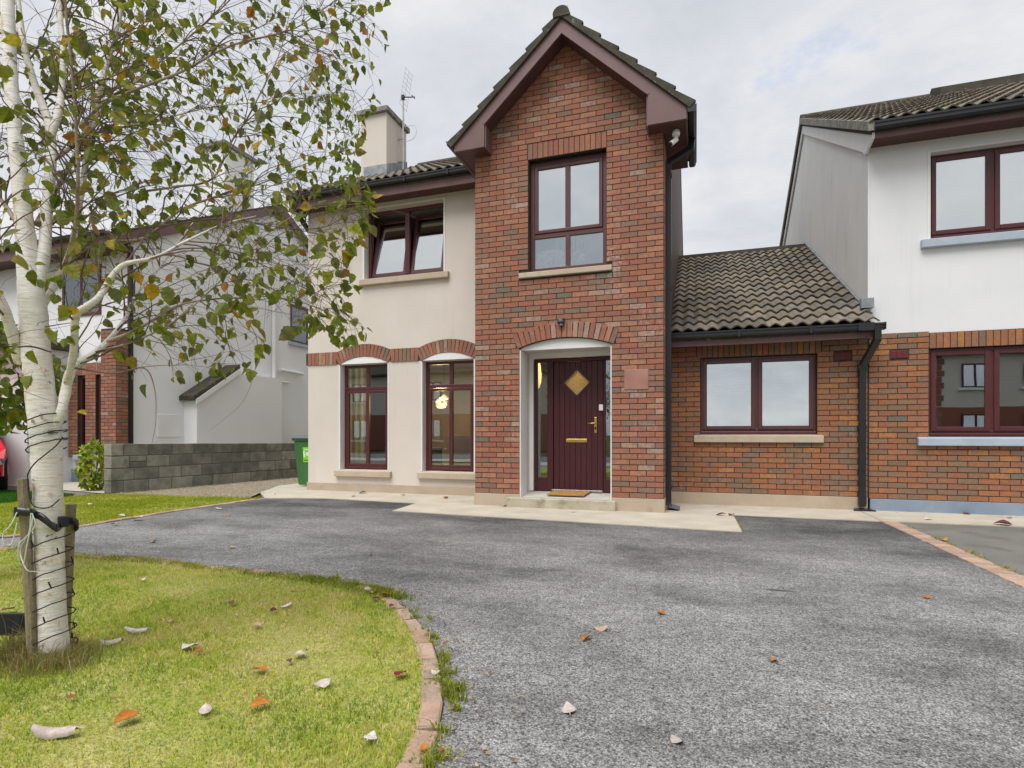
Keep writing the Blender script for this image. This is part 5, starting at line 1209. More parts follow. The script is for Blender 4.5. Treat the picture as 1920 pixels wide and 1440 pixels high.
# ------------------------------------------------------------------ red car on the far drive
cr = thing('parked_car', 'red car on the neighbouring drive at the far left edge', 'car', (-13.4, 6.7, 0))
cth = math.atan2(-1.0, 1.75); cm = Matrix.Translation((-12.14, 5.84, 0)) @ Matrix.Rotation(cth, 4, 'Z')   # local +x = forward, nose at x = 0
def cobj(mb, name, m, smooth=False, bevel=0, parent=None):
    for i, v in enumerate(mb.v): mb.v[i] = tuple(cm @ Vector(v))
    return mb.build(name, M[m], parent or cr, smooth=smooth, bevel=bevel)
prof = [(-.02,.30,.76),(.0,.40,.82),(-.03,.53,.84),(-.12,.62,.85),(-.55,.70,.86),(-1.05,.78,.87),(-1.75,1.36,.62),(-2.4,1.42,.62),(-3.2,1.36,.64),(-3.75,.98,.82),(-3.9,.85,.82),(-3.95,.5,.82),(-3.9,.3,.78)]
mb = MB(); n = len(prof); V = []
for x, z, hw in prof: V += [(x-.10*(1 if x > -.2 else 0), -hw, z), (x+.0, -hw*.72, z+.02), (x+.04, 0, z+.03), (x+.0, hw*.72, z+.02), (x-.10*(1 if x > -.2 else 0), hw, z)]
F = [(i*5+k, i*5+k+1, i*5+k+6, i*5+k+5) for i in range(n-1) for k in range(4)]
base = len(V)
V += [(x-.1*(x > -.2), s_*hw, .3) for s_ in (-1, 1) for x, z, hw in prof]
for s_ in (0, 1):
    for i in range(n-1):
        a, b_ = (i*5, (i+1)*5) if s_ == 0 else (i*5+4, (i+1)*5+4); c_, d_ = base+s_*n+i+1, base+s_*n+i
        F.append((a, b_, c_, d_) if s_ else (b_, a, d_, c_))
mb.quads(V, F); cobj(mb, 'body', 'car', smooth=False, bevel=.03)
mb = MB(); mb.prism([(-1.13, -.70, .86), (-1.72, -.58, 1.35), (-1.72, .58, 1.35), (-1.13, .70, .86)], (.012, 0, .012)); cobj(mb, 'windscreen', 'carglass')
for s_ in (-1, 1):
    mb = MB(); mb.prism([(-1.3, s_*.80, .95), (-1.85, s_*.66, 1.33), (-3.1, s_*.68, 1.33), (-3.55, s_*.80, 1.0)], (0, s_*.015, 0)); cobj(mb, 'side_window', 'carglass')
    mb = MB(); mb.prism([(-.06, s_*.50, .49), (-.10, s_*.83, .51), (-.40, s_*.875, .62), (-.12, s_*.78, .62), (-.06, s_*.52, .58)], (.03, s_*.012, .0)); cobj(mb, 'headlight', 'lampglass')
    mb = MB(); mb.box(-.12, .015, min(s_*.50, s_*.80), max(s_*.50, s_*.80), .33, .44); cobj(mb, 'fog_light', 'blackmatt')
    for wx in (-.78, -3.2):
        mb = MB(); mb.lathe((wx, s_*.80-.1, .31), [(.12, 0), (.30, .0), (.315, .03), (.315, .17), (.30, .2), (.12, .2)], 24, 'y'); wh = cobj(mb, 'wheel', 'tyre')
        mb = MB(); mb.lathe((wx, s_*.80+s_*.09-.015, .31), [(.02, 0), (.20, .0), (.20, .03), (.02, .03)], 18, 'y'); cobj(mb, 'rim', 'steel', parent=wh)
mb = MB(); mb.box(-.06, .035, -.42, .42, .46, .58); cobj(mb, 'grille', 'blackmatt', bevel=.01)
mb = MB(); mb.box(-.1, .02, -.78, .78, .22, .32); cobj(mb, 'bumper_lip', 'blackmatt', bevel=.01)

# ------------------------------------------------------------------ houses across the road (they show in the window panes)
def far_house(x0, x1, y, label):
    t = thing('house', label, 'house', ((x0+x1)/2, y, 0))
    mb = MB(); mb.box(x0, x1, y-8, y, 2.45, 5.3); mb.build('rendered_wall', M['cream'], t)
    mb = MB(); mb.box(x0-.02, x1+.02, y-8, y+.02, 0, 2.45); mb.build('brick_wall', M['brick'], t, ) if False else setattr(mb, 'c', [(.33,.12,.08)]*len(mb.f)) or mb.build('brick_wall', M['brick'], t)
    mb = MB(); mb.prism([(x0-.3, y+.4, 5.2), (x0-.3, y-4, 7.9), (x0-.3, y-8.4, 5.2), (x0-.3, y-8.4, 5.05), (x0-.3, y+.4, 5.05)], (x1-x0+.6, 0, 0)); mb.build('roof', M['tiledark'], t)
    mb = MB()
    for xe in (x0, x1):
        for k in range(9): s_ = .32 if k % 2 else .22; mb.box(xe-(0 if xe == x0 else s_), xe+(s_ if xe == x0 else 0), y, y+.03, 2.5+k*.3, 2.5+k*.3+.28)
    mb.c = [(.33,.12,.08)]*len(mb.f); mb.build('quoin', M['brick'], t, kind='stuff')
    for xc in np.linspace(x0+1.6, x1-1.6, 3):
        for z0, z1 in ((.7, 2.1), (3.4, 4.6)):
            mb = MB(); add_frame(mb, xc-.6, xc+.6, z0, z1, y+.02, .07, .08); mb.box(xc-.04, xc+.04, y+.02, y+.09, z0+.07, z1-.07); w = mb.build('window', M['frame'], t)
            MB().box(xc-.53, xc+.53, y+.03, y+.05, z0+.07, z1-.07).build('pane', M['glasshi'], w)
            MB().box(xc-.75, xc+.75, y, y+.16, z0-.12, z0).build('sill', M['whitepaint'], w)
far_house(11.6, 20.0, -16, 'cream and brick house across the road reflected in the right neighbour window')
far_house(-24.0, -9.5, -16, 'long cream and brick house across the road reflected in the left windows')

# ------------------------------------------------------------------ birch tree
TREE_C = Vector((-2.79, 1.76, 0))
tree = thing('birch_tree', 'white barked birch with sparse autumn leaves staked on the front lawn', 'tree', TREE_C)
def limb_pts(L, n=5): return [(at(a[0], a[1], a[2]), a[3]*(.76 if L is TRK else .64)) for a in spline(L, n)]
def limb(name, L, m='bark', sides=14, wob=.06, n=5):
    P = limb_pts(L, n); mb = MB()
    mb.tube([p for p, r in P], [r*(1+R.uniform(-wob, wob)) for p, r in P], sides)
    return mb.build(name, M[m], tree, smooth=True), P
TRK = [(101,1262,2.56,.098),(101,1235,2.56,.083),(96,1150,2.56,.076),(93,1050,2.56,.073),(91,950,2.56,.073),(88,870,2.56,.076),(86,810,2.56,.080),(76,740,2.56,.074),(68,660,2.56,.073),(62,580,2.57,.070),(54,500,2.59,.060),(46,420,2.60,.048),(36,330,2.62,.041),(26,220,2.65,.038),(18,110,2.69,.036),(14,0,2.74,.034),(6,-160,2.82,.028),(-5,-330,2.9,.018),(-10,-480,3.0,.006)]
trunk, TP = limb('trunk', TRK, sides=22, wob=.03, n=7)
LIMBS = []
def add_limb(L, m='bark', sides=10, name='branch', spawn=1.0):
    o, P = limb(name, L, m, sides); LIMBS.append((P, spawn)); return P
add_limb([(64,560,2.57,.040),(82,480,2.62,.040),(88,390,2.68,.036),(96,300,2.74,.034),(92,235,2.80,.030),(66,160,2.84,.026),(44,80,2.88,.022),(30,-40,2.95,.018),(20,-200,3.0,.008)])
add_limb([(90,270,2.76,.030),(112,200,2.82,.026),(118,110,2.9,.022),(112,0,3.0,.018),(120,-160,3.1,.008)])
add_limb([(94,835,2.56,.026),(116,768,2.56,.032),(128,710,2.62,.033),(142,684,2.68,.030),(176,664,2.78,.025),(205,636,2.9,.020),(233,600,3.05,.016),(258,548,3.2,.013),(300,500,3.35,.010),(345,440,3.5,.007),(390,380,3.7,.004)], sides=10)
add_limb([(124,725,2.60,.020),(138,660,2.53,.026),(142,593,2.46,.026),(160,577,2.42,.024),(186,556,2.44,.021),(226,500,2.5,.018),(290,483,2.56,.013),(350,452,2.64,.010),(420,420,2.74,.006),(480,405,2.85,.003)])
add_limb([(60,600,2.6,.030),(100,540,2.7,.024),(132,470,2.8,.022),(150,380,2.9,.022),(165,280,3.0,.024),(185,180,3.1,.026),(205,100,3.2,.025),(228,10,3.3,.022),(246,-120,3.4,.014),(250,-260,3.5,.006)])
add_limb([(120,500,2.75,.012),(138,440,2.68,.012),(146,360,2.62,.012),(143,240,2.58,.011),(134,120,2.55,.010),(122,0,2.5,.009),(118,-160,2.45,.004)], 'limb')
add_limb([(150,240,2.9,.013),(187,200,2.95,.014),(233,177,3.0,.013),(293,153,3.05,.012),(350,130,3.1,.011),(405,98,3.15,.010),(450,80,3.2,.009),(500,68,3.28,.008),(555,52,3.35,.006),(605,18,3.4,.005),(660,-20,3.45,.003)], 'limb', 8)
add_limb([(210,180,3.1,.010),(260,150,3.2,.009),(330,90,3.3,.008),(400,30,3.4,.007),(470,-40,3.5,.005),(540,-110,3.6,.003)], 'limb', 7)
add_limb([(260,360,3.1,.010),(330,350,3.2,.010),(398,335,3.3,.009),(433,267,3.4,.0085),(462,225,3.42,.0075),(488,175,3.45,.0065),(520,110,3.5,.005),(535,60,3.55,.004),(545,10,3.6,.002)], 'limb', 7)
add_limb([(150,470,2.85,.014),(210,455,2.95,.013),(273,445,3.05,.012),(333,397,3.15,.011),(383,376,3.25,.009),(440,358,3.35,.007),(500,340,3.45,.006),(560,312,3.55,.0045),(620,290,3.65,.003),(670,250,3.75,.002)], 'limb', 8)
add_limb([(200,640,2.75,.012),(236,627,2.8,.012),(277,606,2.88,.011),(333,573,2.98,.009),(400,561,3.1,.007),(455,558,3.2,.006),(505,556,3.3,.005),(560,566,3.4,.0035),(600,580,3.45,.003),(640,600,3.5,.002)], 'limb', 8)
add_limb([(180,660,2.7,.008),(250,640,2.7,.007),(330,600,2.75,.006),(420,520,2.8,.005),(500,440,2.9,.004),(570,395,3.0,.003),(640,385,3.1,.0025),(700,380,3.15,.002)], 'limb', 7)
add_limb([(250,430,3.05,.007),(330,420,3.0,.006),(420,410,2.95,.005),(520,425,2.9,.004),(600,428,2.9,.0035),(660,400,2.95,.003),(720,392,3.0,.002),(780,408,3.0,.0012)], 'twig', 6, spawn=.5)
add_limb([(230,520,2.9,.007),(320,470,2.85,.006),(420,470,2.8,.005),(500,500,2.8,.004),(570,540,2.8,.003),(620,560,2.85,.002)], 'twig', 6)
add_limb([(140,690,2.6,.008),(215,700,2.5,.006),(270,690,2.45,.005),(290,730,2.4,.003),(292,790,2.38,.002),(285,830,2.37,.001)], 'twig', 6, spawn=.35)
add_limb([(400,562,3.1,.004),(450,590,3.05,.0035),(478,625,3.0,.003),(482,660,3.0,.0025),(474,710,2.98,.0018),(450,760,2.95,.0012),(392,808,2.9,.0008)], 'twig', 6, spawn=.12)
add_limb([(38,680,2.56,.038),(22,622,2.5,.036),(2,566,2.45,.032),(-40,480,2.4,.026),(-100,380,2.35,.018),(-180,260,2.3,.010)])
add_limb([(50,450,2.6,.020),(20,400,2.7,.016),(-30,330,2.8,.012),(-90,240,2.9,.007)], 'limb')
add_limb([(95,660,2.5,.006),(60,650,2.35,.006),(20,650,2.2,.005),(-20,640,2.1,.004),(-60,655,2.05,.002)], 'twig', 6, spawn=.5)
# towards and away from the camera, so that the crown is round
add_limb([(70,420,2.62,.022),(120,330,3.1,.018),(180,220,3.6,.013),(250,120,4.1,.008),(330,40,4.5,.004)], 'limb', 8)
add_limb([(100,300,2.75,.016),(180,250,3.3,.012),(280,230,3.8,.009),(400,200,4.2,.006),(520,190,4.5,.004),(620,180,4.7,.002)], 'limb', 7)
MASK = [(-900,-900),(770,-900),(752,10),(716,120),(700,200),(660,300),(700,360),(690,430),(650,470),(664,520),(640,560),(690,620),(640,640),(585,600),(535,630),(505,640),(470,690),(330,705),(250,745),(150,800),(40,800),(-20,840),(-900,900)]
def okp(p, slack=0):
    x, y, z = proj(p); return z > .9 and in_poly(x, y, MASK)
twigs = MB(); leafspots = []
def grow(p, d, L, r, step=.045, droop=.05, wob=.16):
    pts = [p.copy()]; d = d.normalized(); n = max(3, int(L/step))
    for i in range(n):
        d = (d+Vector((R.gauss(0,1), R.gauss(0,1), R.gauss(0,1)))*wob+Vector((0,0,-droop))).normalized()
        q = pts[-1]+d*(L/n)
        if not okp(q) and len(pts) > 1: break
        pts.append(q)
    return pts
def rad(pts, r0, r1): m = len(pts)-1; return [r0+(r1-r0)*i/max(1, m) for i in range(m+1)]
def rv(): return Vector((R.gauss(0,1), R.gauss(0,1), R.gauss(0,1))).normalized()
RIGHT = Vector((CT, ST, 0))
def leaves_on(pts, prob, end=True):
    for i in range(1, len(pts)):
        if R.random() < prob: leafspots.append((pts[i], (pts[i]-pts[i-1]).normalized()))
    if end and R.random() < .58: leafspots.append((pts[-1], (pts[-1]-pts[-2]).normalized()))
for P, spawn in LIMBS:
    tot = sum((P[i+1][0]-P[i][0]).length for i in range(len(P)-1)); cnt = int(tot*13*spawn)
    for _ in range(cnt):
        i = int((R.random()**.8)*(len(P)-2)*.85+(len(P)-2)*.15); i = min(i, len(P)-2)
        p, r = P[i]; t = (P[i+1][0]-p).normalized()
        if not okp(p): continue
        d = t*.7+rv()*.8+RIGHT*.3+Vector((0,0,.12)); L = R.uniform(.22, .75)
        r0 = min(r*.6, .0045); pts = grow(p, d, L, r0)
        if len(pts) < 3: continue
        twigs.tube(pts, rad(pts, r0, .0012), 4, cap=False)
        leaves_on(pts, .045)
        for _ in range(R.randint(3, 6)):
            j = R.randint(1, len(pts)-1); t2 = (pts[j]-pts[j-1]).normalized()
            q = grow(pts[j], t2*.8+rv()*.9, R.uniform(.10, .42), .0015, droop=.09)
            if len(q) < 3: continue
            twigs.tube(q, rad(q, .0014, .0007), 3, cap=False); leaves_on(q, .055)
            if R.random() < .5:
                j2 = R.randint(1, len(q)-1); q2 = grow(q[j2], (q[j2]-q[j2-1]).normalized()+rv(), R.uniform(.05, .16), .001, droop=.06)
                if len(q2) > 2: twigs.tube(q2, rad(q2, .001, .0006), 3, cap=False); leaves_on(q2, .05)
twigs.build('twigs', M['twig'], tree, kind='stuff')
LCOL = [((.135,.180,.018), 9), ((.165,.21,.022), 9), ((.095,.140,.022), 6), ((.22,.245,.028), 6), ((.24,.22,.025), 2.4), ((.38,.26,.025), 1.4), ((.28,.13,.025), 1.0), ((.15,.16,.06), 2)]
def leaf_mesh(col, seed, serr=True):
    rr = random.Random(seed); mb = MB(); n = 9; mid, Lf, Rt = [], [], []
    fold = rr.uniform(.05, .75); curl = rr.uniform(-.9, 1.1); tw = rr.uniform(-.8, .8)
    for i in range(n+1):
        t = i/n; w = .42*math.sin(math.pi*min(1, t*.97+.02)**.72)*(1-.15*t)
        if i == n: w = .0
        sr = (1+(.11 if i % 2 else -.05)) if serr and 0 < i < n else 1
        z = -curl*.35*t*t; a = tw*t
        for lst, s_ in ((Lf, -1), (Rt, 1)):
            x, zz = s_*w*sr*math.cos(fold), w*math.sin(fold)
            lst.append((x*math.cos(a)-zz*math.sin(a), t, z+x*math.sin(a)+zz*math.cos(a)))
        mid.append((0, t, z))
    V = mid+Lf+Rt; m = n+1; F = []
    for i in range(n):
        F.append((i, i+1, m+i+1, m+i)); F.append((i+1, i, 2*m+i, 2*m+i+1))
    mb.quads(V, F, col)
    mb.quads([(-.012, 0, 0), (.012, 0, 0), (.008, -.3, .04), (-.008, -.3, .04)], [(0, 1, 2, 3)], (.16,.11,.04))
    return mb.mesh('leaf', M['leaf'])
LV = []; LW = []
for c, w in LCOL:
    for k in range(4):
        f = R.uniform(.85, 1.18); LV.append(leaf_mesh((c[0]*f*1.22, c[1]*f*1.12, c[2]*f), R.randint(0, 9999))); LW.append(w)
R.shuffle(leafspots)
spots = []
for p, d in leafspots:
    x, y, z = proj(p)
    if not okp(p): continue
    spots.append((p, d, z, -20 < x < 1940 and -20 < y < 1460))
vis = sorted([s for s in spots if s[3]], key=lambda s: s[2]); hid = [s for s in spots if not s[3]]
restl = MB(); cntl = 0
def leaf_mat4(p, d, big):
    dn = (d*.35+Vector((0,0,-.75))+rv()*.75).normalized(); nrm = (rv()+Vector((0,-.35,.35))); nrm = (nrm-dn*nrm.dot(dn)).normalized(); sx = dn.cross(nrm); s_ = big*R.choice((.55,.7,.85,1.0,1.1,1.25))
    return Matrix(((sx.x*s_, dn.x*s_, nrm.x*s_, p.x+dn.x*s_*.3), (sx.y*s_, dn.y*s_, nrm.y*s_, p.y+dn.y*s_*.3), (sx.z*s_, dn.z*s_, nrm.z*s_, p.z+dn.z*s_*.3), (0,0,0,1)))
for p, d, z, v in vis+hid:
    me = R.choices(LV, LW)[0]; m4 = leaf_mat4(p, d, .062)
    if v and cntl < 300: obj_of(me, 'leaf', tree, m4); cntl += 1
    else:
        cols = [tuple(x.color)[:3] for x in me.attributes['tint'].data]; k = 0
        base = len(restl.v); restl.v += [tuple(m4 @ x.co) for x in me.vertices]
        for f in me.polygons: restl.f.append(tuple(base+i for i in f.vertices)); restl.c.append(cols[k]); k += len(f.vertices)
if restl.v: restl.build('leaves', M['leaf'], tree, kind='stuff')
print('LEAVES', len(vis), len(hid), 'TWIGFACES', len(twigs.f))

# curls of peeling bark
for k in range(16):
    py = R.uniform(860, 1200) if k < 9 else R.uniform(560, 800)
    i = min(range(len(TP)), key=lambda q: abs(proj(TP[q][0])[1]-py)); c_, r = TP[i]; a = R.uniform(-2.7, -.4); d0 = RIGHT*math.cos(a)+Vector((-ST, CT, 0))*math.sin(a); tn = Vector((-d0.y, d0.x, 0)); w_ = R.uniform(.012, .035); mb = MB(); V = []
    for q in range(6):
        t = q/5; p = c_+d0*(r*(.99)+.016*t*t)+tn*(.028*t-.006*t*t*3); V += [p+Vector((0,0,-w_/2*(1-.4*t))), p+Vector((0,0,w_/2*(1-.2*t)))]
    mb.quads(V, [(2*q, 2*q+2, 2*q+3, 2*q+1) for q in range(5)]); mb.build('bark_curl', M['peel'], tree, smooth=True)
# stakes, tie, string of lights, solar box
def stake(p_bot, p_top, r, label):
    mb = MB(); a, b_ = Vector(p_bot), Vector(p_top); pts = [a.lerp(b_, t) for t in np.linspace(-.03, 1, 8)]
    mb.tube(pts, [r*R.uniform(.95, 1.05) for _ in pts], 9); tag(mb.build('wooden_stake', M['stake'], None), label, 'stake', 'stakes beside the birch trunk')
stake(at(62,1232,2.50), at(43,898,2.48), .0205, 'taller weathered wooden stake on the left of the birch trunk')
stake(at(121,1215,2.68), at(133,945,2.68), .0215, 'shorter weathered wooden stake behind the right of the birch trunk')
tie = thing('tree_tie', 'black rubber tie strapping the birch trunk to its stakes', 'tie', at(85,970,2.5))
def strap(pts, w, t=.006):
    mb = MB(); P = [Vector(p) for p in pts]; V = []
    for i, p in enumerate(P):
        V += [p+Vector((0,0,w/2)), p-Vector((0,0,w/2))]
    mb.quads(V, [(2*i, 2*i+1, 2*i+3, 2*i+2) for i in range(len(P)-1)])
    return mb
sp = spline([at(30,958,2.43), at(45,960,2.435), at(58,961,2.44), at(70,966,2.475), at(85,976,2.475), at(98,986,2.485), at(108,990,2.50), at(118,982,2.58), at(126,977,2.63), at(140,978,2.64), at(148,985,2.66), at(140,992,2.72)], 5)
o = strap(sp, .034).build('strap', M['black'], tie, smooth=True); s_ = o.modifiers.new('t', 'SOLIDIFY'); s_.thickness = .007
sp = spline([at(30,958,2.43), at(28,962,2.5), at(36,962,2.54), at(60,962,2.53)], 4); o = strap(sp, .034).build('strap', M['black'], tie); s_ = o.modifiers.new('t', 'SOLIDIFY'); s_.thickness = .006
mb = MB(); mb.box(-.018, .018, -.018, .018, -.025, .025); c_ = at(117,978,2.56)
for i, v in enumerate(mb.v): mb.v[i] = tuple(Vector(v)+c_)
mb.build('buckle', M['black'], tie, bevel=.004)
ls_ = thing('string_lights', 'dark cable of string lights wound round the birch trunk and stakes', 'string lights', at(95,1100,2.5))
def tr_at(py):                            # trunk centre and radius at photo row py
    for (p, r), (q, r2) in zip(TP, TP[1:]):
        a, b_ = proj(p)[1], proj(q)[1]
        if a >= py >= b_: t = (a-py)/max(1e-6, a-b_); return p.lerp(q, t), r+(r2-r)*t
    return TP[0]
def wind(py0, py1, turns, grow_l=.055, grow_r=.03, ph=0):
    pts = []; n = int(turns*22)
    for i in range(n+1):
        t = i/n; py = py0+(py1-py0)*t; c_, r = tr_at(py); a = ph+2*math.pi*turns*t
        ex = r+.008; sx = math.cos(a); k = ex+(grow_l if sx < 0 else grow_r)*abs(sx)**2
        pts.append(c_+RIGHT*(k*sx)+Vector((-ST, CT, 0))*((ex+.012)*math.sin(a))+Vector((0,0,.022*sx+R.uniform(-.002,.002))))
    return pts
mb = MB(); mb.tube(wind(1215, 1010, 7, .055, .035, 0), .0028, 5); mb.tube(wind(845, 780, 4, .0, .01, 1), .0028, 5)
c1 = [at(a, b_, z) for a, b_, z in ((118,820,2.47),(105,836,2.465),(88,850,2.46),(66,868,2.46),(54,885,2.475),(52,900,2.47),(60,945,2.455),(90,952,2.46),(112,936,2.48))]
mb.tube(spline(c1, 5), .0028, 5); mb.build('cable', M['blackmatt'], ls_)
mb = MB()
for k, p in enumerate(wind(1215, 1010, 7, .055, .035, 0)):
    if k % 9 == 4: mb.tube([p, p+Vector((R.uniform(-.01,.01), -.008, .028))], .0032, 5)
mb.build('bulbs', M['blackmatt'], ls_, kind='stuff')
mb = MB()
for pl in (((32,960,2.42),(20,985,2.4),(6,1000,2.4),(8,1020,2.4),(22,1018,2.42),(32,980,2.43)), ((60,962,2.42),(66,985,2.42),(48,1010,2.43),(38,1035,2.44),(50,1068,2.43),(70,1072,2.46)), ((58,962,2.42),(54,1000,2.42),(36,1020,2.43),(34,1050,2.44)), ((62,965,2.42),(58,990,2.42),(52,1015,2.42),(44,1060,2.43))):
    mb.tube(spline([at(*q) for q in pl], 6), .0022, 5)
tag(mb.build('loose_cord', M['cord'], None), 'pale green cord hanging loose from the taller birch stake', 'cord')
sb_ = thing('solar_panel', 'small black solar panel box in the grass behind the left birch stake', 'solar panel', at(22,1185,2.75))
c_ = at(22,1170,2.70); ax, ay, az = RIGHT*.066, Vector((-ST, CT, 0))*.02, Vector((0,0,.052)); rt = Matrix.Rotation(-.25, 3, RIGHT)
mb = MB().obox(c_, ax, rt @ ay, rt @ az); mb.build('case', M['black'], sb_, bevel=.004)
mb = MB().obox(c_-(rt @ ay)*1.05, ax*.86, (rt @ ay)*.05, (rt @ az)*.84); mb.build('solar_cell', M['carglass'], sb_)
mb = MB(); g_ = c_-Vector((0,0,.03)); mb.tube([g_, Vector((g_.x, g_.y, -.02))], .01, 6); mb.build('spike', M['black'], sb_)

# ------------------------------------------------------------------ other plants
def shrub(name, label, cat, c, rx, ry, h, n, cols, size, stems=6, seed=0, up=0):
    rr = random.Random(seed); t = thing(name, label, cat, c); c = Vector(c)
    st = MB(); fo = MB(); V = [leaf_mesh(col, rr.randint(0, 999), False) for col in cols for _ in range(3)]
    for k in range(stems):
        a = rr.uniform(0, 6.28); e = c+Vector((rx*.7*math.cos(a)*rr.random(), ry*.7*math.sin(a)*rr.random(), up+h*rr.uniform(.7, 1)))
        st.tube(spline([c+Vector((rr.uniform(-.05,.05), rr.uniform(-.05,.05), 0)), c.lerp(e, .5)+Vector((rr.uniform(-.08,.08), rr.uniform(-.08,.08), .05)), e], 4), rad(range(9), .010*h+.004, .003), 5)
    for _ in range(n):
        d = Vector((rr.gauss(0,1), rr.gauss(0,1), rr.gauss(0,1))).normalized()*rr.uniform(.35, 1)**.5
        if mnoise.noise(Vector((d.x*2.3+seed, d.y*2.3, d.z*2.3))) < -.18: continue
        p = c+Vector((d.x*rx, d.y*ry, up+h*.5+d.z*h*.52)); 
        if p.z < c.z+.03: continue
        me = rr.choice(V); dn = (d*.6+Vector((0,0,-.3))+rv()*.7).normalized(); nr = (d+rv()*.8+Vector((0,0,.6))); nr = (nr-dn*nr.dot(dn)).normalized(); sx = dn.cross(nr); s_ = size*rr.uniform(.6, 1.2)
        cols_ = [tuple(x.color)[:3] for x in me.attributes['tint'].data]; k = 0; base = len(fo.v)
        fo.v += [tuple(p+sx*(q.co.x*s_)+dn*(q.co.y*s_)+nr*(q.co.z*s_)) for q in me.vertices]
        for f in me.polygons: fo.f.append(tuple(base+i for i in f.vertices)); fo.c.append(cols_[k]); k += len(f.vertices)
    st.build('stems', M['twig'], t, kind='stuff'); fo.build('foliage', M['leaf'], t, kind='stuff')
shrub('shrub', 'yellow-green shrub growing at the near end of the block wall', 'shrub', ground_at(170, 922)+Vector((-.15,.15,0)), .22, .25, .93, 520, [(.42,.50,.03),(.32,.42,.025),(.52,.54,.07),(.18,.28,.025)], .095, seed=4)
shrub('leafy_tree', 'dense green and yellow leafy tree at the left edge behind the birch', 'tree', Vector((*at(-62, 1010, 3.9)[:2], 0)), .46, .6, .85, 800, [(.13,.20,.015),(.18,.26,.02),(.28,.28,.03),(.09,.14,.015)], .10, stems=9, seed=7, up=1.06)

# ------------------------------------------------------------------ grass
def blades(name, P, hmin, hmax, wid, cols, lean=.55, z0=0.0):
    n = len(P); X, Y = P[:, 0], P[:, 1]
    a = NR.uniform(0, 2*np.pi, n); h = NR.uniform(hmin, hmax, n)*np.where(NR.uniform(0,1,n) < .06, NR.uniform(1.2, 2.0, n), 1)*(1+.35*np.sin(X*3.1+np.cos(Y*2.3)*2)*np.cos(Y*4.3)); w = wid*NR.uniform(.6, 1.3, n)
    la = NR.uniform(0, 2*np.pi, n)+.8*np.sin(X*1.7+Y*2.9); ln = NR.uniform(.1, 1, n)*lean*h
    dx, dy = np.cos(a)*w/2, np.sin(a)*w/2; lx, ly = np.cos(la)*ln, np.sin(la)*ln
    V = np.zeros((n, 5, 3))
    V[:, 0] = np.stack([X-dx, Y-dy, np.full(n, z0)], 1); V[:, 1] = np.stack([X+dx, Y+dy, np.full(n, z0)], 1)
    V[:, 2] = np.stack([X-dx*.75+lx*.35, Y-dy*.75+ly*.35, z0+h*.6], 1); V[:, 3] = np.stack([X+dx*.75+lx*.35, Y+dy*.75+ly*.35, z0+h*.6], 1)
    V[:, 4] = np.stack([X+lx, Y+ly, z0+h*(1-.25*ln/np.maximum(h, 1e-6))], 1)
    me = bpy.data.meshes.new(name); me.vertices.add(n*5); me.vertices.foreach_set('co', V.ravel())
    b = (np.arange(n)*5)[:, None]; tri = np.concatenate([b+np.array([[0,1,3]]), b+np.array([[0,3,2]]), b+np.array([[2,3,4]])], 1).reshape(-1, 3)
    me.loops.add(tri.size); me.loops.foreach_set('vertex_index', tri.ravel().astype(np.int32))
    me.polygons.add(len(tri)); me.polygons.foreach_set('loop_start', (np.arange(len(tri))*3).astype(np.int32)); me.polygons.foreach_set('loop_total', np.full(len(tri), 3, np.int32))
    cols = np.array(cols); 
    patch = .5+.5*np.sin(X*2.1+1.3*np.sin(Y*1.9)+.7)*np.cos(Y*2.7+np.sin(X*3.3)); patch = .6*patch+.4*(.5+.5*np.sin(X*9.7+2*np.sin(Y*7.1))*np.cos(Y*11.3+1.7*np.sin(X*8.9))); patch = .62*patch+.38*(.5+.5*np.sin(X*41+3*np.sin(Y*23))*np.cos(Y*37+2.5*np.sin(X*29))); patch = np.clip(patch*1.25-.13+NR.uniform(-.26, .26, n), 0, .999)
    idx = (patch*len(cols)).astype(int); C = cols[idx]*NR.uniform(.75, 1.25, (n, 1))
    at_ = me.attributes.new('tint', 'FLOAT_COLOR', 'POINT'); CC = np.ones((n, 5, 4)); CC[:, :, :3] = C[:, None, :]; CC[:, :2, :3] *= .92
    at_.data.foreach_set('color', CC.ravel()); me.materials.append(M['grass']); me.update(); me.validate()
    o = bpy.data.objects.new(name, me); COL.objects.link(o); o['kind'] = 'stuff'; return o
def scatter(poly, n):
    xs_ = [p[0] for p in poly]; ys_ = [p[1] for p in poly]
    X = NR.uniform(min(xs_), max(xs_), n); Y = NR.uniform(min(ys_), max(ys_), n); k = in_poly_np(X, Y, poly); return np.stack([X[k], Y[k]], 1)
fine_edge = [tuple(p) for p in spline(EDGE, 6)]
def inset(pts, d):
    out = []
    for i, p in enumerate(pts):
        q0, q1 = Vector((*pts[max(0, i-1)], 0)), Vector((*pts[min(len(pts)-1, i+1)], 0)); t = (q1-q0).normalized(); n = Vector((t.y, -t.x, 0)); out.append((p[0]+n.x*d, p[1]+n.y*d))
    return out
LAWN = inset(fine_edge, .028)+[(-.9, -1.0), (-9.5, -1.0)]
sheet('lawn', LAWN, .006, M['soil'])
ULAWN = [(-6.76,7.36),(-6.83,6.42),(-6.81,5.55),(-6.72,4.6),(-6.66,4.0),(-6.80,3.78),(-7.2,3.72),(-9.9,3.72),(-9.95,7.06)]
sheet('far_lawn', ULAWN, .006, M['soil'])
NLAWN = [(-10.0,5.2),(-10.0,6.55),(-10.3,6.85),(-14,7.0),(-14,5.6)]
GC = [(.25,.35,.05),(.33,.44,.055),(.42,.51,.065),(.52,.55,.09),(.60,.56,.14),(.66,.58,.23),(.70,.61,.35)]
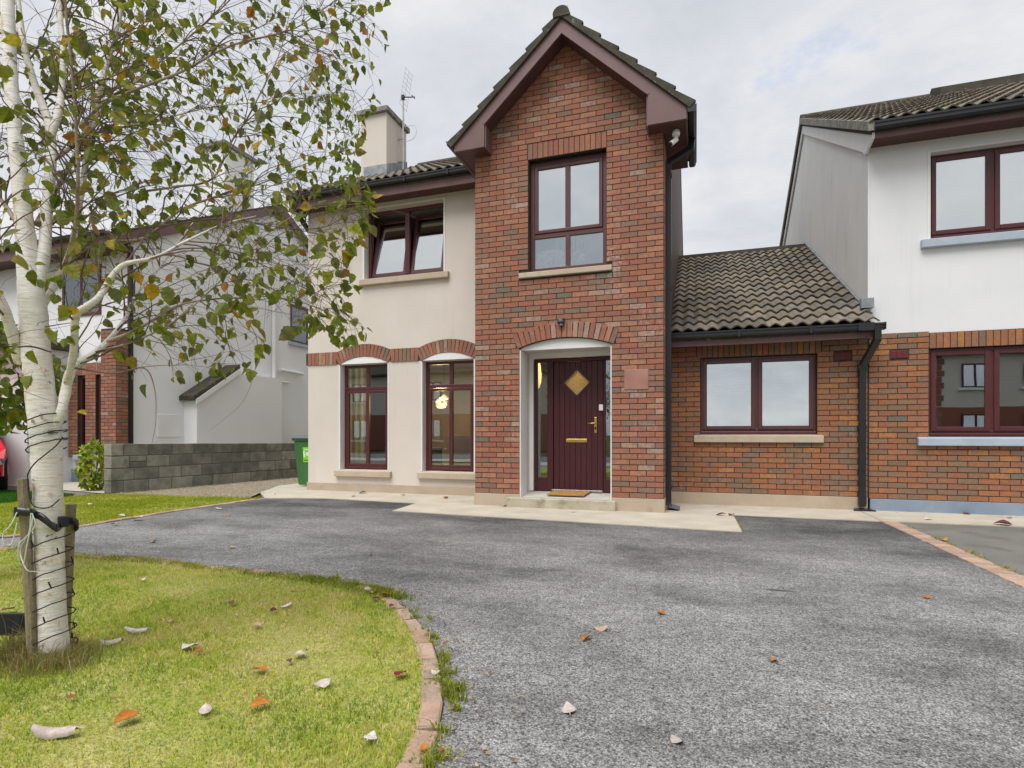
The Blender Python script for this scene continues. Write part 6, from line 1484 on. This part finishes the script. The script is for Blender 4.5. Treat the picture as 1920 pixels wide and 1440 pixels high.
near = scatter([p for p in LAWN if p[1] > .6 and p[0] > -7]+[(-.95,.75),(-3.2,.75),(-6.6,2.4),(-6.9,3.3)], 420000)
Z_ = -near[:, 0]*ST+near[:, 1]*CT; U = CXP+FPX*(near[:, 0]*CT+near[:, 1]*ST)/np.maximum(Z_, .1)
keep = (Z_ > .9) & (U > -160) & (NR.uniform(0, 1, len(near)) < .72*np.clip(1.35-.26*(Z_-1.5), .24, 1)); near = near[keep]
blades('grass', near, .012, .030, .0042, GC, lean=.9)
ul = scatter(ULAWN, 70000); blades('far_grass', ul, .014, .030, .009, [(.25,.32,.022),(.31,.38,.025),(.36,.40,.035),(.42,.41,.06)], lean=.9)
nl = scatter(NLAWN, 30000); blades('neighbour_grass', nl, .015, .03, .011, [(.035,.15,.012),(.05,.18,.014),(.07,.20,.02)])
# long rough grass round the trunk and stakes
tc = ground_at(96, 1248); q = NR.normal(0, 1, (3400, 2))*np.array([.085, .07])+np.array([tc.x-.02, tc.y+.01]); 
blades('rough_grass', q, .03, .10, .0032, [(.24,.26,.06),(.32,.32,.09),(.42,.35,.15),(.38,.26,.14),(.48,.40,.21)], lean=1.1)
q = NR.normal(0, 1, (1500, 2))*np.array([.06, .06])+np.array([tc.x-.15, tc.y+.02]); blades('rough_grass_tuft', q, .06, .15, .003, [(.12,.14,.03),(.22,.19,.06),(.28,.23,.1)], lean=1.3)
# weeds spilling over the edging and along joints
W = []
fe = [p for p in fine_edge if p[0] > -2.3 and p[1] > 1.1]
for k in range(48):
    p = R.choice(fe); t = R.random()
    cx_, cy_ = p[0]+R.uniform(.02, .11), p[1]+R.uniform(-.0, .07); W.append(NR.normal(0, 1, (R.randint(12, 60), 2))*R.uniform(.006, .024)+np.array([cx_, cy_]))
for k in range(20):
    p = R.choice([q for q in fine_edge if -6 < q[0] < -2]); W.append(NR.normal(0, 1, (60, 2))*R.uniform(.015, .04)+np.array([p[0]+R.uniform(-.15,.15), p[1]+R.uniform(-.06, .07)]))
for y_ in (7.3, 6.6, 6.3, 5.9, 5.7, 5.35, 5.2, 4.9): W.append(NR.normal(0, 1, (40, 2))*np.array([.02, .05])+np.array([2.28, y_]))
for k in range(150):
    p = R.choice([q for q in fine_edge if -7 < q[0] < -1.9]); W.append(NR.normal(0, 1, (50, 2))*np.array([.06, .028])+np.array([p[0]+R.uniform(-.15,.15), p[1]+R.uniform(-.06, .03)]))
W.append(NR.normal(0, 1, (60, 2))*np.array([.01, .22])+np.array([.47, 6.9]))
for y_ in np.linspace(7.3, 9, 10): W.append(NR.normal(0, 1, (50, 2))*np.array([.05, .1])+np.array([-9.86+.134*(y_-7.14)+.07, y_]))
blades('weeds', np.concatenate(W), .012, .042, .0055, [(.20,.25,.03),(.26,.31,.035),(.34,.36,.05),(.44,.40,.11)], lean=1.2)

# ------------------------------------------------------------------ fallen leaves
def dead_mesh(seed, curl):
    rr = random.Random(seed); mb = MB(); nx, ny = 6, 6; V = []; f = rr.uniform(.7, 1.2)*curl; ph = rr.uniform(-.5, .5)
    for i in range(nx+1):
        for j in range(ny+1):
            t, s_ = i/nx, (j/ny-.5)*2
            w = .40*math.sin(math.pi*min(1, t*.96+.02)**.8)*(1+.08*(i % 2)) if curl < 1.4 else .27*(1-.35*abs(2*t-1)**3)*(1+.06*(i % 2))
            a = s_*f*1.5; r = w/(max(.2, f)*1.5); x = r*math.sin(a); z = r*(1-math.cos(a))+.15*math.sin(t*3+ph)*t+rr.uniform(-.012,.012)
            V.append((x, t-.5, z))
    mb.quads(V, [(i*(ny+1)+j, i*(ny+1)+j+1, (i+1)*(ny+1)+j+1, (i+1)*(ny+1)+j) for i in range(nx) for j in range(ny)])
    mb.quads([(-.02,-.5,.0), (.02,-.5,.0), (.012,-.68,.03), (-.012,-.68,.03)], [(0,1,2,3)])
    return mb
DC = {'pale': (.54,.46,.42), 'white': (.60,.55,.52), 'orange': (.46,.17,.03), 'rust': (.30,.10,.03), 'brown': (.17,.085,.055), 'purple': (.13,.04,.05), 'crimson': (.22,.01,.035), 'yellow': (.55,.34,.04), 'buff': (.48,.34,.22), 'dark': (.06,.045,.04)}
def fallen(px, py, wpx, colr, curl, label, flip=False, z=None, yaw=None):
    on_grass = z is None
    p = ground_at(px, py, .03 if on_grass else z); L = wpx/FPX*proj(p)[2]*1.12
    mb = dead_mesh(R.randint(0, 99999), curl); c = DC[colr]; mb.c = [c]*len(mb.f)
    zz = .026 if on_grass else z+.004
    m4 = Matrix.Translation((p.x, p.y, zz+.06*L)) @ Matrix.Rotation(R.uniform(0, 6.28) if yaw is None else yaw, 4, 'Z') @ Matrix.Rotation((math.pi if flip else 0)+R.uniform(-.25, .25), 4, 'Y') @ Matrix.Rotation(R.uniform(-.2, .2), 4, 'X') @ Matrix.Translation((0,0,-.25 if flip else 0)) @ Matrix.Scale(1, 4)
    m4 = Matrix.Translation((p.x, p.y, zz+.03*L)) @ m4.to_3x3().to_4x4() @ Matrix.Translation((0, 0, -.16*L if flip else 0)) @ Matrix.Scale(L, 4)
    o = bpy.data.objects.new('fallen_leaf', mb.mesh('fallen_leaf', M['dead'], smooth=True)); COL.objects.link(o); o.matrix_basis = m4
    tag(o, label, 'leaf', 'fallen leaves on lawn and drive')
lit = MB()
def crumb(x, y, z, s_, c):
    a = R.uniform(0, 6.28); t1 = Vector((math.cos(a), math.sin(a), R.uniform(-.3,.3)))*s_; t2 = Vector((-math.sin(a), math.cos(a), R.uniform(-.2,.2)))*s_*R.uniform(.3,.8); p = Vector((x, y, z+s_*.35))
    lit.quads([p-t1, p-t2*.9, p+t2, p+t1+Vector((0,0,s_*.3))], [(0,1,3),(0,3,2)], c)
LC = [DC['brown'], DC['rust'], DC['buff'], DC['dark'], (.30,.22,.08), (.12,.10,.05), DC['yellow']]
for _ in range(260):
    p = R.choice([q for q in fine_edge if -7 < q[0]]); crumb(p[0]+abs(R.gauss(0,.16))*.8, p[1]+R.gauss(.03,.12), .008, R.uniform(.004,.013), R.choice(LC))
for _ in range(150): crumb(R.uniform(-6.8,2.1), B-.03-abs(R.gauss(0,.12)), .012, R.uniform(.004,.012), R.choice(LC))
for _ in range(60): crumb(R.uniform(2.3,4.2), B-.03-abs(R.gauss(0,.25)), .014, R.uniform(.005,.014), R.choice(LC))
for _ in range(160): crumb(R.uniform(-6,2), R.uniform(1.5,7.3), .003, R.uniform(.003,.008), R.choice(LC))
for _ in range(120): crumb(R.uniform(-9.5,-6.8), R.uniform(7.1,8.4), .014, R.uniform(.006,.018), R.choice(LC))
for _ in range(110):
    x, y = R.uniform(-3.6,-1.0), R.uniform(1.2,3.3)
    if in_poly(x, y, LAWN): crumb(x, y, .022, R.uniform(.006,.013), R.choice(LC))
lit.build('leaf_litter', M['dead'], kind='stuff')
H = math.pi/2
for a in [
 (103,1372,66,'pale',1.5,'largest pale curled leaf on the lawn at the bottom left',True,None,H+.12+TH),
 (209,1203,36,'pale',1.5,'pale rolled leaf right of the birch trunk, lower of two',True,None,H+TH),
 (256,1182,36,'white',1.5,'pale rolled leaf right of the birch trunk, upper of two',True,None,H+.1+TH),
 (355,1211,34,'white',.5,'white folded leaf with a brown leaf by its right end',True,None,H-.5+TH),
 (372,1221,15,'rust',.5,'small rust leaf touching the folded white leaf'),
 (562,1225,27,'white',.4,'square white leaf beside a small purple leaf on the lawn',True),
 (543,1238,13,'purple',.4,'small purple leaf at the left of the square white leaf'),
 (604,1281,28,'pale',.4,'pale leaf nearest the edging right of the orange leaves',True),
 (385,1330,25,'pale',.6,'upright pale leaf with dark red back low on the lawn',True),
 (695,1381,28,'white',.3,'white pointed leaf on the lawn nearest the bottom edging',True,None,.2),
 (267,1086,12,'white',.5,'tiny white leaf at the far top of the front lawn'),
 (536,1135,20,'white',.5,'whitish leaf beside a purple leaf at the top of the lawn',True),
 (514,1144,15,'purple',.6,'purple leaf next to the whitish leaf at the top of the lawn'),
 (487,1255,28,'orange',.5,'orange leaf alone in the middle of the lawn'),
 (236,1347,38,'orange',.7,'long orange leaf on the lawn below the birch'),
 (486,1321,32,'orange',.6,'broad orange leaf beside a green weed low on the lawn'),
 (488,1302,14,'rust',.4,'small rust leaf just above the broad orange leaf'),
 (434,1130,14,'brown',.5,'brown leaf at the top of the lawn'),
 (321,1164,18,'buff',.5,'buff orange leaf above the rolled pale leaves'),
 (483,1171,16,'buff',.4,'flat buff leaf in the upper middle of the lawn'),
 (135,1306,14,'rust',.4,'small rust leaf near the rough grass below the trunk'),
 (752,1262,28,'crimson',.25,'crimson leaf on the lawn close to the edging'),
 (15,1143,22,'brown',.5,'brown leaf above the black solar box'),
 (818,1262,20,'pale',.8,'pale curled leaf lying on the brick edging',True,.02),
 (690,1107,14,'white',.4,'white leaf at the head of the curved edging',True,.02),
 (700,1112,16,'yellow',.4,'yellow leaf at the head of the curved edging',False,.02),
 (722,1117,17,'orange',.4,'orange leaf at the head of the curved edging',False,.02),
 (705,1124,18,'brown',.5,'brown leaf under the yellow leaf on the edging',False,.02),
 (735,1138,12,'brown',.6,'dark brown leaf further along the curved edging',False,.02),
 (796,1406,18,'orange',.7,'orange curled leaf on the lowest edging brick',False,.02),
 (828,1404,11,'rust',.4,'rust leaf in weeds beside the lowest edging'),
 (836,1205,11,'rust',.4,'rust leaf in weeds at the outer bend of edging'),
 (1127,1180,24,'buff',.7,'pale brown curled leaf in the middle of the drive',True,.002),
 (1098,1200,23,'orange',.7,'crumpled orange leaf in the middle of the drive',False,.002),
 (1240,1151,16,'orange',.5,'orange leaf right of the two central leaves on the drive',False,.002),
 (1066,1332,32,'pale',.5,'pale pink pointed leaf on the lower drive',True,.002),
 (1270,1391,29,'pale',.7,'pale torn leaf lowest on the drive',True,.002),
 (1450,1240,20,'orange',.6,'orange leaf on the right part of the drive',False,.002),
 (1738,1121,13,'orange',.4,'small orange leaf near the brick strip',False,.002),
 (695,1041,8,'yellow',.3,'tiny yellow leaf on the far drive left of the step',False,.002),
 (435,1028,11,'buff',.4,'buff leaf on the drive before the front lawn',False,.002),
 (287,1017,14,'buff',.4,'buff leaf on the drive near the birch',False,.002),
 (430,967,8,'orange',.4,'small orange leaf on the drive below the block wall',False,.002),
 (410,955,12,'white',.3,'white leaf on the drive beside the far lawn edge',False,.002),
 (259,973,18,'white',.3,'white leaf on the far lawn edging, left one',False,.02),
 (215,983,13,'buff',.3,'buff leaf on the far lawn edging nearest the birch',False,.02),
 (171,945,11,'white',.3,'white leaf on the far lawn behind the birch'),
 (228,966,10,'white',.3,'white leaf on the far lawn above the edging'),
 (1075,960,9,'white',.5,'white leaf on the path below the doorstep',True,.012),
 (946,949,10,'pale',.5,'pale leaf at the left end of the doorstep',True,.012),
 (663,931,9,'orange',.3,'orange leaf on the path below the left window',False,.012),
 (835,934,11,'brown',.3,'brown leaf on the path below the window beside the bay',False,.012),
 (680,925,12,'dark',.4,'dark dry leaf against the plinth below the left window',False,.012),
 (755,929,9,'buff',.3,'buff leaf on the path between the two windows',False,.012),
 (1597,951,15,'yellow',.3,'yellow leaf on the path beside the wing downpipe',False,.012),
 (1651,979,9,'orange',.3,'orange leaf at the head of the brick strip',False,.012),
 (1770,1014,16,'yellow',.6,'yellow leaf on the neighbour drive beside the brick strip',False,.002),
 (1880,984,24,'purple',.5,'purple leaf on the neighbour path edge at the right',False,.014),
 (1812,964,12,'brown',.4,'brown leaf on the neighbour path under the window',False,.014),
 (1740,974,13,'white',.2,'white scrap leaf on the neighbour path',False,.014),
 (1658,955,14,'dark',.5,'dark leaf clump on the neighbour path by the downpipe',False,.014),
 (1893,972,8,'dark',.4,'dark leaf on the neighbour path at the right edge',False,.014),
 (1352,966,16,'dark',.5,'dark dry twig of leaf at the corner of the apron',False,.012),
 (1372,967,14,'rust',.5,'rust dry leaf at the corner of the apron',False,.012)]:
    fallen(*a)
